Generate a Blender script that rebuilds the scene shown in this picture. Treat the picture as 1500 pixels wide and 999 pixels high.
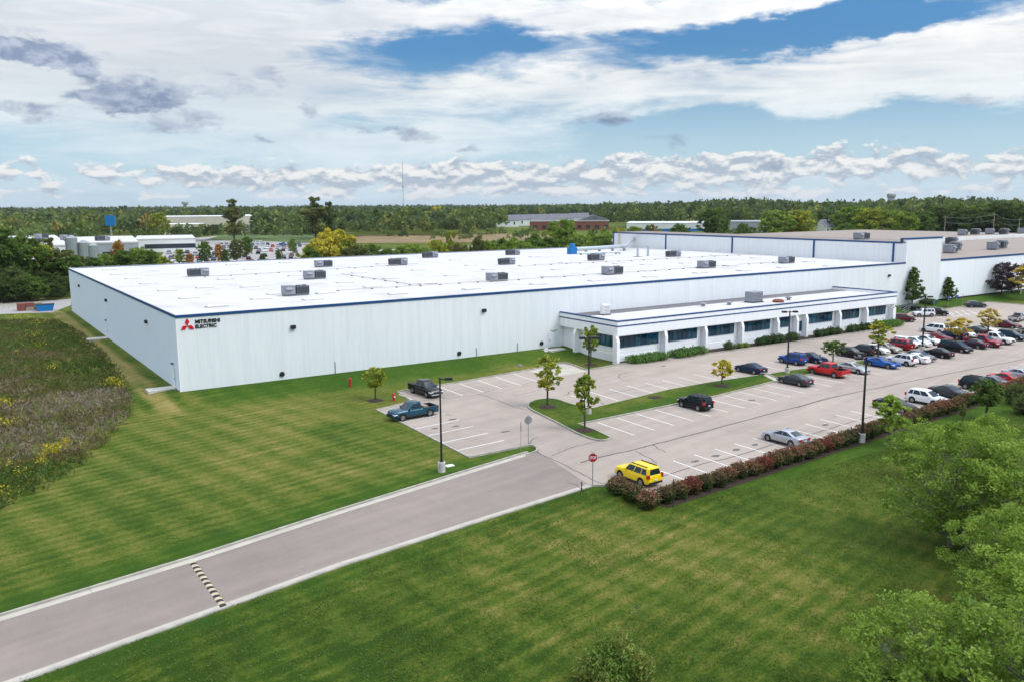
import bpy, bmesh, math, random
import numpy as np
from mathutils import Vector, Matrix
for o in list(bpy.data.objects): bpy.data.objects.remove(o)
scn = bpy.context.scene
COL = scn.collection
R = math.radians
# ------------------------------------------------------------------ camera
W0, H0, F0 = 1500.0, 999.0, 1254.15
CAM = Vector((-20.853, -97.180, 20.763))
YAW, PITCH, ROLL = 0.58809, 0.15781, -0.00649
_f = Vector((math.sin(YAW)*math.cos(PITCH), math.cos(YAW)*math.cos(PITCH), -math.sin(PITCH)))
_r0 = Vector((math.cos(YAW), -math.sin(YAW), 0)); _u0 = _r0.cross(_f)
_r = _r0*math.cos(ROLL) + _u0*math.sin(ROLL); _u = -_r0*math.sin(ROLL) + _u0*math.cos(ROLL)
cd = bpy.data.cameras.new('camera'); cam = bpy.data.objects.new('camera', cd); COL.objects.link(cam)
cd.sensor_width = 36.0; cd.lens = F0/W0*36.0; cd.clip_start = 0.5; cd.clip_end = 30000
cam.matrix_world = Matrix(((_r.x,_u.x,-_f.x,CAM.x),(_r.y,_u.y,-_f.y,CAM.y),(_r.z,_u.z,-_f.z,CAM.z),(0,0,0,1)))
scn.camera = cam
def ray(x, y): return (_f + _r*((x-W0/2)/F0) - _u*((y-H0/2)/F0))
def G(x, y, z=0.0):                      # a photo pixel onto the level z
    d = ray(x, y); return CAM + d*((z-CAM.z)/d.z)
def PY(x, y, Y):
    d = ray(x, y); return CAM + d*((Y-CAM.y)/d.y)
def PXP(x, y, X):
    d = ray(x, y); return CAM + d*((X-CAM.x)/d.x)
def AT(x, y, dist):                      # the point on a pixel's ray at that ground distance
    d = ray(x, y); return CAM + d*(dist/math.hypot(d.x, d.y))
def AZEL(x, y):
    d = ray(x, y).normalized(); return math.degrees(math.atan2(d.x, d.y)), math.degrees(math.asin(d.z))
# ------------------------------------------------------------------ world, sun, exposure
SUN_EL, SUN_AZ = R(48), R(142)             # azimuth from +Y towards +X
SUN_STRENGTH, SUN_ANGLE = 1.0, R(26)
SKY_STRENGTH = 0.08
scn.view_settings.view_transform = 'Standard'; scn.view_settings.look = 'None'
scn.view_settings.gamma = 1.0; scn.view_settings.use_curve_mapping = False
scn.view_settings.exposure = 1.05
scn.render.engine = 'CYCLES'
scn.cycles.use_denoising = True
scn.cycles.max_bounces = 6; scn.cycles.diffuse_bounces = 3; scn.cycles.glossy_bounces = 3
scn.cycles.transparent_max_bounces = 6; scn.cycles.transmission_bounces = 4; scn.cycles.volume_bounces = 0
scn.cycles.caustics_reflective = False; scn.cycles.caustics_refractive = False

class NB:                                # small node-tree helper
    def __init__(s, tree): s.t = tree; s.n = tree.nodes; s.l = tree.links
    def node(s, kind, **kw):
        n = s.n.new(kind)
        for k, v in kw.items(): setattr(n, k, v)
        return n
    def put(s, sock, v):
        if isinstance(v, bpy.types.NodeSocket): s.l.new(v, sock)
        elif v is not None: sock.default_value = v
    def m(s, op, a, b=None, c=None, clamp=False):
        n = s.n.new('ShaderNodeMath'); n.operation = op; n.use_clamp = clamp
        for i, v in enumerate((a, b, c)):
            if v is not None: s.put(n.inputs[i], v)
        return n.outputs[0]
    def xyz(s, a, b, c):
        n = s.n.new('ShaderNodeCombineXYZ')
        for i, v in enumerate((a, b, c)): s.put(n.inputs[i], v)
        return n.outputs[0]
    def noise(s, vec, scale, detail=4, rough=.55, dist=0.0):
        n = s.n.new('ShaderNodeTexNoise'); s.put(n.inputs['Vector'], vec)
        n.inputs['Scale'].default_value = scale; n.inputs['Detail'].default_value = detail
        n.inputs['Roughness'].default_value = rough; n.inputs['Distortion'].default_value = dist
        return n.outputs['Fac']
    def smooth(s, v, a, b):
        n = s.n.new('ShaderNodeMapRange'); n.interpolation_type = 'SMOOTHSTEP'
        s.put(n.inputs[0], v); n.inputs[1].default_value = a; n.inputs[2].default_value = b
        n.inputs[3].default_value = 0; n.inputs[4].default_value = 1
        return n.outputs[0]
    def lin(s, v, a, b, c, d):
        n = s.n.new('ShaderNodeMapRange'); s.put(n.inputs[0], v)
        for i, q in enumerate((a, b, c, d)): n.inputs[1+i].default_value = q
        return n.outputs[0]
    def mix(s, f, a, b):
        n = s.n.new('ShaderNodeMix'); n.data_type = 'RGBA'
        s.put(n.inputs[0], f)
        for i, v in ((6, a), (7, b)):
            if isinstance(v, tuple): v = (*v[:3], 1.0)
            s.put(n.inputs[i], v)
        return n.outputs[2]
    def ramp(s, f, stops):
        n = s.n.new('ShaderNodeValToRGB'); s.put(n.inputs[0], f); e = n.color_ramp.elements
        while len(e) < len(stops): e.new(0.5)
        for q, (p, c) in zip(e, stops): q.position = p; q.color = (*c[:3], 1)
        return n.outputs[0]

def build_world():
    w = bpy.data.worlds.new('World'); scn.world = w; w.use_nodes = True
    t = w.node_tree; t.nodes.clear(); b = NB(t)
    sky = b.node('ShaderNodeTexSky', sky_type='NISHITA'); sky.sun_disc = False
    sky.sun_elevation = SUN_EL; sky.sun_rotation = SUN_AZ
    sky.altitude = 200; sky.air_density = 1.0; sky.dust_density = 0.7; sky.ozone_density = 1.6
    tc = b.node('ShaderNodeTexCoord'); sp = b.node('ShaderNodeSeparateXYZ'); t.links.new(tc.outputs['Generated'], sp.inputs[0])
    x, y, z = sp.outputs
    blue = b.node('ShaderNodeMix', data_type='RGBA', blend_type='MULTIPLY'); blue.inputs[0].default_value = 1.0; t.links.new(sky.outputs[0], blue.inputs[6]); blue.inputs[7].default_value = (.21,.41,.565,1)
    az = b.m('MULTIPLY', b.m('ARCTAN2', x, y), 57.29578); el = b.m('MULTIPLY', b.m('ARCSINE', z), 57.29578)
    wv = b.xyz(x, y, b.m('MULTIPLY', z, 2.4)); wa = b.m('MULTIPLY', b.m('SUBTRACT', b.noise(wv, 5.5, 5, .6), .5), 9.0); we = b.m('MULTIPLY', b.m('SUBTRACT', b.noise(b.xyz(y, x, b.m('MULTIPLY', z, 2.4)), 8.0, 6, .62), .5), 4.2)
    azw = b.m('ADD', az, wa); elw = b.m('ADD', el, we)
    def blob(px, py, rx, ry, amp, rot=0.0):          # soft ellipse fixed in the sky
        a0, e0 = AZEL(px, py); ra, re = rx/21.9, ry/21.9
        da = b.m('SUBTRACT', azw, a0); de = b.m('SUBTRACT', elw, e0)
        if rot: de = b.m('SUBTRACT', de, b.m('MULTIPLY', da, rot))
        q = b.m('ADD', b.m('POWER', b.m('DIVIDE', da, ra), 2.0), b.m('POWER', b.m('DIVIDE', de, re), 2.0))
        return b.m('MULTIPLY', b.m('MAXIMUM', b.m('SUBTRACT', 1.0, q), 0.0), amp)
    def total(lst):
        s = lst[0]
        for q in lst[1:]: s = b.m('ADD', s, q)
        return s
    # high layer: wide streaky sheets with gaps
    v1 = b.xyz(x, y, b.m('MULTIPLY', z, 3.2)); v2 = b.xyz(x, y, b.m('MULTIPLY', z, 7.0))
    n1 = b.noise(v1, 4.0, 7, .58, .6); n2 = b.noise(v2, 7.5, 7, .6, 1.2); n3 = b.noise(v2, 26.0, 5, .6, .8)
    bias = total([blob(640,75,215,48,-.40,.05), blob(1110,52,330,32,-.34,.09), blob(1330,14,260,28,-.20,.09), blob(1180,205,450,48,-.42), blob(740,250,170,26,-.22), blob(520,178,130,20,-.25,.03),
                  blob(290,70,430,150,.24), blob(880,105,300,50,.22,.03), blob(1340,105,330,62,.22,.1), blob(700,24,330,34,.22,.02), blob(620,212,260,46,.14), blob(1010,22,260,26,.2,.05)])
    cv = b.m('ADD', b.m('ADD', b.m('ADD', b.m('MULTIPLY', n1, .55), b.m('MULTIPLY', n2, .38)), b.m('MULTIPLY', n3, .12)), bias)
    cov1 = b.smooth(cv, .36, .70)
    k = 1/SKY_STRENGTH
    shade1 = b.smooth(b.m('ADD', b.m('MULTIPLY', n2, .45), b.m('MULTIPLY', n1, .55)), .28, .66)
    shade1 = b.m('SUBTRACT', shade1, total([blob(230,70,420,150,.75), blob(560,205,330,60,.25)]), clamp=True)
    c1 = b.mix(shade1, tuple(k*q for q in (.31,.325,.345)), tuple(k*q for q in (.475,.47,.455)))
    col = b.mix(b.m('MULTIPLY', cov1, .94), blue.outputs[2], c1)
    # low cumulus field along the horizon
    def cum(off): 
        vv = b.xyz(b.m('MULTIPLY', az, .62), b.m('MULTIPLY', b.m('ADD', el, off), 1.25), 3.7)
        return b.noise(vv, 1.0, 7, .56, .25)
    ca, cb = cum(0.0), cum(.32)
    lowb = total([blob(1230,235,420,36,.20), blob(700,262,520,34,.16), blob(160,262,330,30,.04), blob(1080,240,130,22,.14)])
    env = b.m('MULTIPLY', b.smooth(el, .0, .6), b.m('SUBTRACT', 1.0, b.smooth(el, 1.9, 4.2)))
    cc = b.m('ADD', b.m('ADD', ca, lowb), b.m('MULTIPLY', b.m('SUBTRACT', env, 1.0), .34))
    cc = b.m('ADD', cc, b.m('MULTIPLY', b.m('SUBTRACT', b.noise(b.xyz(b.m('MULTIPLY', az, .11), b.m('MULTIPLY', el, .28), 5.0), 1.0, 3, .5), .5), .42))
    cov2 = b.smooth(cc, .475, .575)
    relief = b.smooth(b.m('SUBTRACT', ca, cb), -.09, .11)
    c2 = b.mix(relief, tuple(k*q for q in (.235,.275,.325)), tuple(k*q for q in (.53,.52,.50)))
    haze_c = tuple(k*q for q in (.385,.485,.54))
    hz = b.m('MULTIPLY', b.m('SUBTRACT', 1.0, b.smooth(el, 0.5, 10.0)), .72)
    col = b.mix(hz, col, haze_c)
    col = b.mix(b.m('MULTIPLY', cov2, .9), col, c2)
    # dark ragged cumulus drifting below the sheet
    dark = total([blob(15,66,70,20,1.3,-.2), blob(85,100,36,16,1.15,-.2), blob(150,138,55,24,1.4,-.1), blob(212,155,42,18,1.3), blob(25,160,65,18,1.3), blob(95,138,30,13,1.0), blob(250,180,80,22,1.0,-.1), blob(30,60,90,36,.8,-.3), blob(405,110,34,20,1.0), blob(620,182,52,17,1.15), blob(887,175,66,19,1.2,-.03),
                  blob(415,247,28,13,1.0), blob(375,212,28,11,.9), blob(695,215,26,10,.9), blob(440,163,30,15,.85), blob(250,128,60,20,.8,-.1), blob(340,130,56,22,.8,-.25), blob(530,188,50,12,.8), blob(1440,147,66,14,.8), blob(970,218,34,12,.7), blob(1130,235,40,18,.9), blob(1350,232,60,18,.8)])
    vd = b.xyz(b.m('MULTIPLY', az, .5), b.m('MULTIPLY', el, .95), 9.1)
    nd = b.noise(vd, 1.0, 7, .6, .35); nd2 = b.noise(b.xyz(b.m('MULTIPLY', az, .5), b.m('MULTIPLY', b.m('ADD', el, .35), .95), 9.1), 1.0, 7, .6, .35)
    dd = b.m('ADD', b.m('MULTIPLY', dark, .55), b.m('MULTIPLY', b.m('SUBTRACT', nd, .5), 1.7))
    cov3 = b.m('MULTIPLY', b.smooth(dd, .16, .80), b.m('MINIMUM', b.m('MULTIPLY', dark, 6.0), 1.0))
    rel3 = b.smooth(b.m('SUBTRACT', nd, nd2), -.10, .16)
    c3 = b.mix(rel3, tuple(k*q for q in (.088,.122,.198)), tuple(k*q for q in (.22,.255,.318)))
    col = b.mix(b.m('MULTIPLY', cov3, .86), col, c3)
    # sky brightens towards the zenith, steepened above view to light walls and ground
    lum = b.m('ADD', .85, b.m('MULTIPLY', b.m('POWER', b.m('MAXIMUM', z, 0.0), 1.4), 3.4))
    zen_gain = b.node('ShaderNodeVectorMath', operation='SCALE'); t.links.new(col, zen_gain.inputs[0]); t.links.new(lum, zen_gain.inputs[3]); col = zen_gain.outputs[0]
    bg = b.node('ShaderNodeBackground'); t.links.new(col, bg.inputs[0]); bg.inputs[1].default_value = SKY_STRENGTH
    out = b.node('ShaderNodeOutputWorld'); t.links.new(bg.outputs[0], out.inputs[0])
    w.cycles.sampling_method = 'MANUAL'; w.cycles.sample_map_resolution = 512
build_world()
sd = bpy.data.lights.new('sun', 'SUN'); sd.energy = SUN_STRENGTH; sd.angle = SUN_ANGLE; sd.color = (1.0, .95, .87)
sun = bpy.data.objects.new('sun', sd); COL.objects.link(sun)
sv = Vector((math.sin(SUN_AZ)*math.cos(SUN_EL), math.cos(SUN_AZ)*math.cos(SUN_EL), math.sin(SUN_EL)))
sun.rotation_euler = sv.to_track_quat('Z', 'Y').to_euler(); sun.location = (40, 40, 80)
# ------------------------------------------------------------------ helpers
def tag(o, label=None, cat=None, group=None, kind=None):
    if label: o['label'] = label
    if cat: o['category'] = cat
    if group: o['group'] = group
    if kind: o['kind'] = kind
    return o
def empty(name, loc, rz=0.0):
    o = bpy.data.objects.new(name, None); COL.objects.link(o); o.empty_display_size = .2
    o.location = loc; o.rotation_euler = (0, 0, rz); return o
def link(name, me, parent=None, mat=None, loc=None, rot=None, scale=None):
    o = bpy.data.objects.new(name, me); COL.objects.link(o)
    if parent is not None: o.parent = parent
    if mat is not None:
        if len(me.materials) == 0: me.materials.append(None)
        o.material_slots[0].link = 'OBJECT'; o.material_slots[0].material = mat
    if loc is not None: o.location = loc
    if rot is not None: o.rotation_euler = rot
    if scale is not None: o.scale = scale
    return o
def mesh(name, V, Fc, smooth=False, sharp=None):
    me = bpy.data.meshes.new(name); me.from_pydata([tuple(v) for v in V], [], Fc); me.update()
    if smooth:
        me.shade_smooth()
        if sharp: me.set_sharp_from_angle(angle=sharp)
    return me
class MB:                                # collects simple shapes into one mesh
    def __init__(s): s.V = []; s.F = []
    def add(s, V, Fc):
        n = len(s.V); s.V += [tuple(v) for v in V]; s.F += [tuple(i+n for i in f) for f in Fc]; return s
    def box(s, x0, x1, y0, y1, z0, z1):
        return s.add([(x0,y0,z0),(x1,y0,z0),(x1,y1,z0),(x0,y1,z0),(x0,y0,z1),(x1,y0,z1),(x1,y1,z1),(x0,y1,z1)],
                     [(0,3,2,1),(4,5,6,7),(0,1,5,4),(1,2,6,5),(2,3,7,6),(3,0,4,7)])
    def quad(s, a, b, c, d): return s.add([a,b,c,d], [(0,1,2,3)])
    def prism(s, pts, z0, z1):           # pts counter-clockwise
        n = len(pts); V = [(p[0],p[1],z0) for p in pts]+[(p[0],p[1],z1) for p in pts]
        return s.add(V, [tuple(range(n-1,-1,-1)), tuple(range(n,2*n))]+[(i,(i+1)%n,n+(i+1)%n,n+i) for i in range(n)])
    def tube(s, path, radii, sides=6, cap=True):
        path = [Vector(p) for p in path]; rings = []; V = []; Fc = []
        for i, p in enumerate(path):
            d = (path[min(i+1,len(path)-1)]-path[max(i-1,0)]).normalized()
            a = d.cross(Vector((0,0,1)) if abs(d.z) < .9 else Vector((1,0,0))).normalized(); c = d.cross(a)
            r = radii[i] if hasattr(radii, '__len__') else radii
            for k in range(sides):
                q = 2*math.pi*k/sides; V.append(p+a*(r*math.cos(q))+c*(r*math.sin(q)))
        for i in range(len(path)-1):
            for k in range(sides):
                k2 = (k+1) % sides; Fc.append((i*sides+k, i*sides+k2, (i+1)*sides+k2, (i+1)*sides+k))
        if cap: Fc += [tuple(range(sides-1,-1,-1)), tuple(range((len(path)-1)*sides, len(path)*sides))]
        return s.add(V, Fc)
    def lathe(s, prof, sides=12, axis='z', o=(0,0,0)):
        V = []; Fc = []
        for r, h in prof:
            for k in range(sides):
                q = 2*math.pi*k/sides; a, c = r*math.cos(q), r*math.sin(q)
                V.append((o[0]+a, o[1]+c, o[2]+h) if axis == 'z' else (o[0]+a, o[1]+h, o[2]+c) if axis == 'y' else (o[0]+h, o[1]+a, o[2]+c))
        n = len(prof)
        for i in range(n-1):
            for k in range(sides):
                k2 = (k+1) % sides; Fc.append((i*sides+k, i*sides+k2, (i+1)*sides+k2, (i+1)*sides+k))
        Fc += [tuple(range(sides-1,-1,-1)), tuple(range((n-1)*sides, n*sides))]
        return s.add(V, Fc)
    def me(s, name, smooth=False, sharp=None):
        m = mesh(name, s.V, s.F, smooth, sharp); bm = bmesh.new(); bm.from_mesh(m); bmesh.ops.recalc_face_normals(bm, faces=bm.faces); bm.to_mesh(m); bm.free()
        if smooth:
            m.shade_smooth()
            if sharp: m.set_sharp_from_angle(angle=sharp)
        return m
    def build(s, name, mat, parent=None, smooth=False, sharp=None, **kw): return link(name, s.me(name, smooth, sharp), parent, mat, **kw)
def poly_sheet(pts, z):                  # triangulated flat polygon
    me = bpy.data.meshes.new('sheet'); bm = bmesh.new(); vs = [bm.verts.new((p[0], p[1], z)) for p in pts]
    f = bm.faces.new(vs); f.normal_update()
    if f.normal.z < 0: f.normal_flip()
    bmesh.ops.triangulate(bm, faces=[f]); bm.to_mesh(me); bm.free(); return me
def g2(lst, z=0.0): return [(G(x, y, z).x, G(x, y, z).y) for x, y in lst]
def smooth_line(pts, n=4, closed=False):  # Catmull-Rom
    P = [np.array(p[:2], float) for p in pts]; out = []; m = len(P)
    rng = range(m if closed else m-1)
    for i in rng:
        p0 = P[(i-1) % m] if closed or i > 0 else P[i]; p1 = P[i]; p2 = P[(i+1) % m]; p3 = P[(i+2) % m] if closed or i+2 < m else p2
        for k in range(n):
            t = k/n; out.append(tuple(.5*((2*p1)+(-p0+p2)*t+(2*p0-5*p1+4*p2-p3)*t*t+(-p0+3*p1-3*p2+p3)*t**3)))
    if not closed: out.append(tuple(P[-1]))
    return out
def strip(pts, off0, off1, z0, z1=None, closed=False):   # ribbon (or kerb when z1) along a line, offsets to the left
    P = [np.array(p[:2], float) for p in pts]; n = len(P); mb = MB(); A = []; B = []
    for i in range(n):
        a = P[(i-1) % n] if closed or i else P[i]; c = P[(i+1) % n] if closed or i < n-1 else P[i]
        d = c-a; d /= np.linalg.norm(d)+1e-9; nn = np.array((-d[1], d[0])); A.append(P[i]+nn*off0); B.append(P[i]+nn*off1)
    for i in range(n if closed else n-1):
        j = (i+1) % n
        if z1 is None: mb.quad((*A[i],z0),(*A[j],z0),(*B[j],z0),(*B[i],z0))
        else:
            mb.quad((*A[i],z1),(*A[j],z1),(*B[j],z1),(*B[i],z1)); mb.quad((*A[i],z0),(*A[j],z0),(*A[j],z1),(*A[i],z1)); mb.quad((*B[j],z0),(*B[i],z0),(*B[i],z1),(*B[j],z1))
    if z1 is not None and not closed:
        mb.quad((*A[0],z0),(*B[0],z0),(*B[0],z1),(*A[0],z1)); mb.quad((*A[-1],z0),(*B[-1],z0),(*B[-1],z1),(*A[-1],z1))
    return mb
def inside(pts, X, Y):
    c = np.zeros(X.shape, bool); n = len(pts); j = n-1
    for i in range(n):
        xi, yi = pts[i][:2]; xj, yj = pts[j][:2]
        c ^= ((yi > Y) != (yj > Y)) & (X < (xj-xi)*(Y-yi)/(yj-yi+1e-12)+xi); j = i
    return c
# ------------------------------------------------------------------ materials
M = {}
def mat(name, col, rough=.7, metal=0.0, spec=.3, var=0.0, scale=3.0, bump=0.0, bscale=30.0, coat=0.0, emit=None):
    m = bpy.data.materials.new(name); m.use_nodes = True; t = m.node_tree; b = NB(t); p = t.nodes['Principled BSDF']
    p.inputs['Roughness'].default_value = rough; p.inputs['Metallic'].default_value = metal; p.inputs['Specular IOR Level'].default_value = spec
    p.inputs['Coat Weight'].default_value = coat; p.inputs['Coat Roughness'].default_value = .06
    if var or bump:
        tc = b.node('ShaderNodeTexCoord').outputs['Object']
    if var:
        f = b.noise(tc, scale, 6, .6); lo = tuple(c*(1-var) for c in col); hi = tuple(min(1, c*(1+var)) for c in col)
        t.links.new(b.mix(b.smooth(f, .3, .7), lo, hi), p.inputs['Base Color'])
    else: p.inputs['Base Color'].default_value = (*col, 1)
    if bump:
        bn = b.node('ShaderNodeBump'); bn.inputs['Strength'].default_value = bump; bn.inputs['Distance'].default_value = .02
        t.links.new(b.noise(tc, bscale, 4), bn.inputs['Height']); t.links.new(bn.outputs[0], p.inputs['Normal'])
    M[name] = m; return m
def leaf_mat(name, stops, transl=.45, var=.25, LEAF_GAIN=2.4):
    m = bpy.data.materials.new(name); m.use_nodes = True; t = m.node_tree; t.nodes.clear(); b = NB(t)
    at = b.node('ShaderNodeAttribute', attribute_name='tint'); oi = b.node('ShaderNodeObjectInfo')
    f = b.m('ADD', at.outputs['Fac'], b.m('MULTIPLY', b.m('SUBTRACT', oi.outputs['Random'], .5), var), clamp=True)
    stops = [tuple(min(.8, q*LEAF_GAIN) for q in st) for st in stops]; n = len(stops); c = b.ramp(f, [(i/(n-1), s) for i, s in enumerate(stops)])
    d = b.node('ShaderNodeBsdfDiffuse'); tr = b.node('ShaderNodeBsdfTranslucent'); g = b.node('ShaderNodeBsdfGlossy'); g.inputs['Roughness'].default_value = .45
    t.links.new(c, d.inputs[0]); t.links.new(b.mix(.35, c, (.25,.3,.03)), tr.inputs[0])
    mx = b.node('ShaderNodeMixShader'); mx.inputs[0].default_value = transl; t.links.new(d.outputs[0], mx.inputs[1]); t.links.new(tr.outputs[0], mx.inputs[2])
    m2 = b.node('ShaderNodeMixShader'); m2.inputs[0].default_value = .012; t.links.new(mx.outputs[0], m2.inputs[1]); t.links.new(g.outputs[0], m2.inputs[2])
    o = b.node('ShaderNodeOutputMaterial'); t.links.new(m2.outputs[0], o.inputs[0]); M[name] = m; return m
def lawn_mat(name, island=False):
    m = bpy.data.materials.new(name); m.use_nodes = True; t = m.node_tree; b = NB(t); p = t.nodes['Principled BSDF']
    ge = b.node('ShaderNodeNewGeometry').outputs['Position']; sp = b.node('ShaderNodeSeparateXYZ'); t.links.new(ge, sp.inputs[0]); x, y, z = sp.outputs
    big = b.noise(ge, .035, 4, .6, .4); mid = b.noise(ge, .22, 5, .65, .3); fine = b.noise(ge, 1.7, 6, .75); vf = b.noise(ge, 6.0, 5, .8); hf = b.noise(ge, 22.0, 3, .8)
    # mowing passes: along the drive and across it
    u = b.m('ADD', b.m('MULTIPLY', x, -.21), b.m('MULTIPLY', y, .977)); v = b.m('ADD', b.m('MULTIPLY', x, .977), b.m('MULTIPLY', y, .21))
    w1 = b.m('SINE', b.m('ADD', b.m('MULTIPLY', u, 5.6), b.m('MULTIPLY', b.noise(ge, .07, 2), 2.5)))
    w2 = b.m('SINE', b.m('ADD', b.m('MULTIPLY', v, 2.1), b.m('MULTIPLY', b.noise(ge, .07, 2), 2.5)))
    left = b.m('SUBTRACT', 1.0, b.smooth(b.m('ADD', x, b.m('MULTIPLY', y, .3)), -6, 22))
    front = b.smooth(b.m('ADD', b.m('MULTIPLY', x, .18), b.m('MULTIPLY', y, -1.0)), 42, 60)
    dry = b.m('ADD', b.m('ADD', b.m('MULTIPLY', big, .70), b.m('MULTIPLY', mid, .44)), .0)
    dry = b.m('ADD', dry, b.m('MULTIPLY', b.m('SUBTRACT', fine, .5), .75)); dry = b.m('ADD', dry, b.m('MULTIPLY', b.m('SUBTRACT', vf, .5), .75))
    dry = b.m('ADD', dry, b.m('MULTIPLY', b.m('SUBTRACT', hf, .5), .45))
    str_ = b.noise(b.xyz(b.m('MULTIPLY', v, .14), b.m('MULTIPLY', u, 1.1), 0.0), 1.0, 5, .65)      # streaks of clippings along the passes
    sw = b.m('ADD', .10, b.m('MULTIPLY', left, .48))
    dry = b.m('ADD', dry, b.m('MULTIPLY', b.m('MULTIPLY', b.m('SUBTRACT', str_, .5), .9), b.m('MINIMUM', b.m('ADD', sw, .12), 1.0)))
    dry = b.m('ADD', dry, b.m('MULTIPLY', b.m('MULTIPLY', b.m('ADD', w1, b.m('MULTIPLY', w2, 1.15)), .095), sw))
    dry = b.m('ADD', dry, b.m('MULTIPLY', left, .005)); dry = b.m('SUBTRACT', dry, b.m('MULTIPLY', front, .085))
    side = b.m('MULTIPLY', b.m('MULTIPLY', b.smooth(x, -15, -11), b.m('SUBTRACT', 1.0, b.smooth(x, -1.0, 0.5))), b.smooth(y, -14, -2))
    w3 = b.m('SINE', b.m('ADD', b.m('MULTIPLY', x, 3.4), b.m('MULTIPLY', b.noise(ge, .15, 2), 2.0)))
    TA, TB = G(80, 457), G(212, 572); tL = math.hypot(TB.x-TA.x, TB.y-TA.y); td = b.m('ADD', b.m('MULTIPLY', b.m('SUBTRACT', x, TA.x), -(TB.y-TA.y)/tL), b.m('MULTIPLY', b.m('SUBTRACT', y, TA.y), (TB.x-TA.x)/tL)); td = b.m('ABSOLUTE', b.m('ADD', td, b.m('MULTIPLY', b.m('SUBTRACT', mid, .5), .8)))
    trk = b.m('SUBTRACT', 1.0, b.smooth(td, .35, 1.5))
    dry = b.m('ADD', dry, b.m('MULTIPLY', side, b.m('ADD', b.m('MULTIPLY', w3, .05), b.m('MULTIPLY', trk, .30))))
    def band(x0, y0, x1, y1, d0, d1, soft):      # strip of greener grass beside a line, metres to its left
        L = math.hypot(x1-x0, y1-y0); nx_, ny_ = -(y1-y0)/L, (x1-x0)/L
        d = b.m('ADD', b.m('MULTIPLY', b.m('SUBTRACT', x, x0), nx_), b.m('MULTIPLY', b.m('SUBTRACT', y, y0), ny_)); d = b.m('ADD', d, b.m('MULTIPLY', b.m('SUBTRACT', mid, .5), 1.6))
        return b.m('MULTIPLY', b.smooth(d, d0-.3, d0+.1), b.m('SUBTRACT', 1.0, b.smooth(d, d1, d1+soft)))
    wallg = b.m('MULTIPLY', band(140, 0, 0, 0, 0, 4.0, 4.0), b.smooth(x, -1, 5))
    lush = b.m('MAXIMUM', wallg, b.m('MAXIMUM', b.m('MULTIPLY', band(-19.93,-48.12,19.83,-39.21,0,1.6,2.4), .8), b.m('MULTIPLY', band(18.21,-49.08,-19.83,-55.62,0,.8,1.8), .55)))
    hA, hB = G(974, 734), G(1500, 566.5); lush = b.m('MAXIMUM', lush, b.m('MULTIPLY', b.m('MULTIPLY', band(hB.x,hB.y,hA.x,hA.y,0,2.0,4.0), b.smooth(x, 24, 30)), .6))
    for px_, py_, rd, am in ((960,790,8,.13),(1130,850,6,.10),(1230,720,6,.07),(560,640,7,-.06),(620,960,7,-.09),(480,630,4,-.16),(420,720,14,.03)):
        q_ = G(px_, py_); e_ = b.m('ADD', b.m('POWER', b.m('DIVIDE', b.m('SUBTRACT', x, q_.x), rd), 2.0), b.m('POWER', b.m('DIVIDE', b.m('SUBTRACT', y, q_.y), rd), 2.0)); dry = b.m('ADD', dry, b.m('MULTIPLY', b.m('MAXIMUM', b.m('SUBTRACT', 1.0, e_), 0.0), am))
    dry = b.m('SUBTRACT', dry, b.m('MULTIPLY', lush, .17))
    if island: dry = b.m('SUBTRACT', dry, .06)
    c = b.ramp(dry, [(.30, (.027,.060,.005)), (.46, (.055,.096,.008)), (.60, (.098,.124,.016)), (.74, (.160,.152,.032)), (.92, (.26,.21,.07))])
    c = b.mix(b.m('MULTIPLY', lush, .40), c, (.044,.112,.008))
    clov = b.smooth(b.m('ADD', b.m('MULTIPLY', fine, .6), b.m('MULTIPLY', b.noise(ge, .6, 3), .6)), .68, .78)
    c = b.mix(b.m('MULTIPLY', clov, .75), c, (.022,.075,.012))
    t.links.new(c, p.inputs['Base Color']); p.inputs['Roughness'].default_value = .9; p.inputs['Specular IOR Level'].default_value = .1
    bn = b.node('ShaderNodeBump'); bn.inputs['Strength'].default_value = .8; bn.inputs['Distance'].default_value = .12
    t.links.new(b.m('ADD', b.m('MULTIPLY', vf, .6), b.m('MULTIPLY', hf, .4)), bn.inputs['Height']); t.links.new(bn.outputs[0], p.inputs['Normal'])
    M[name] = m; return m
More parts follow.
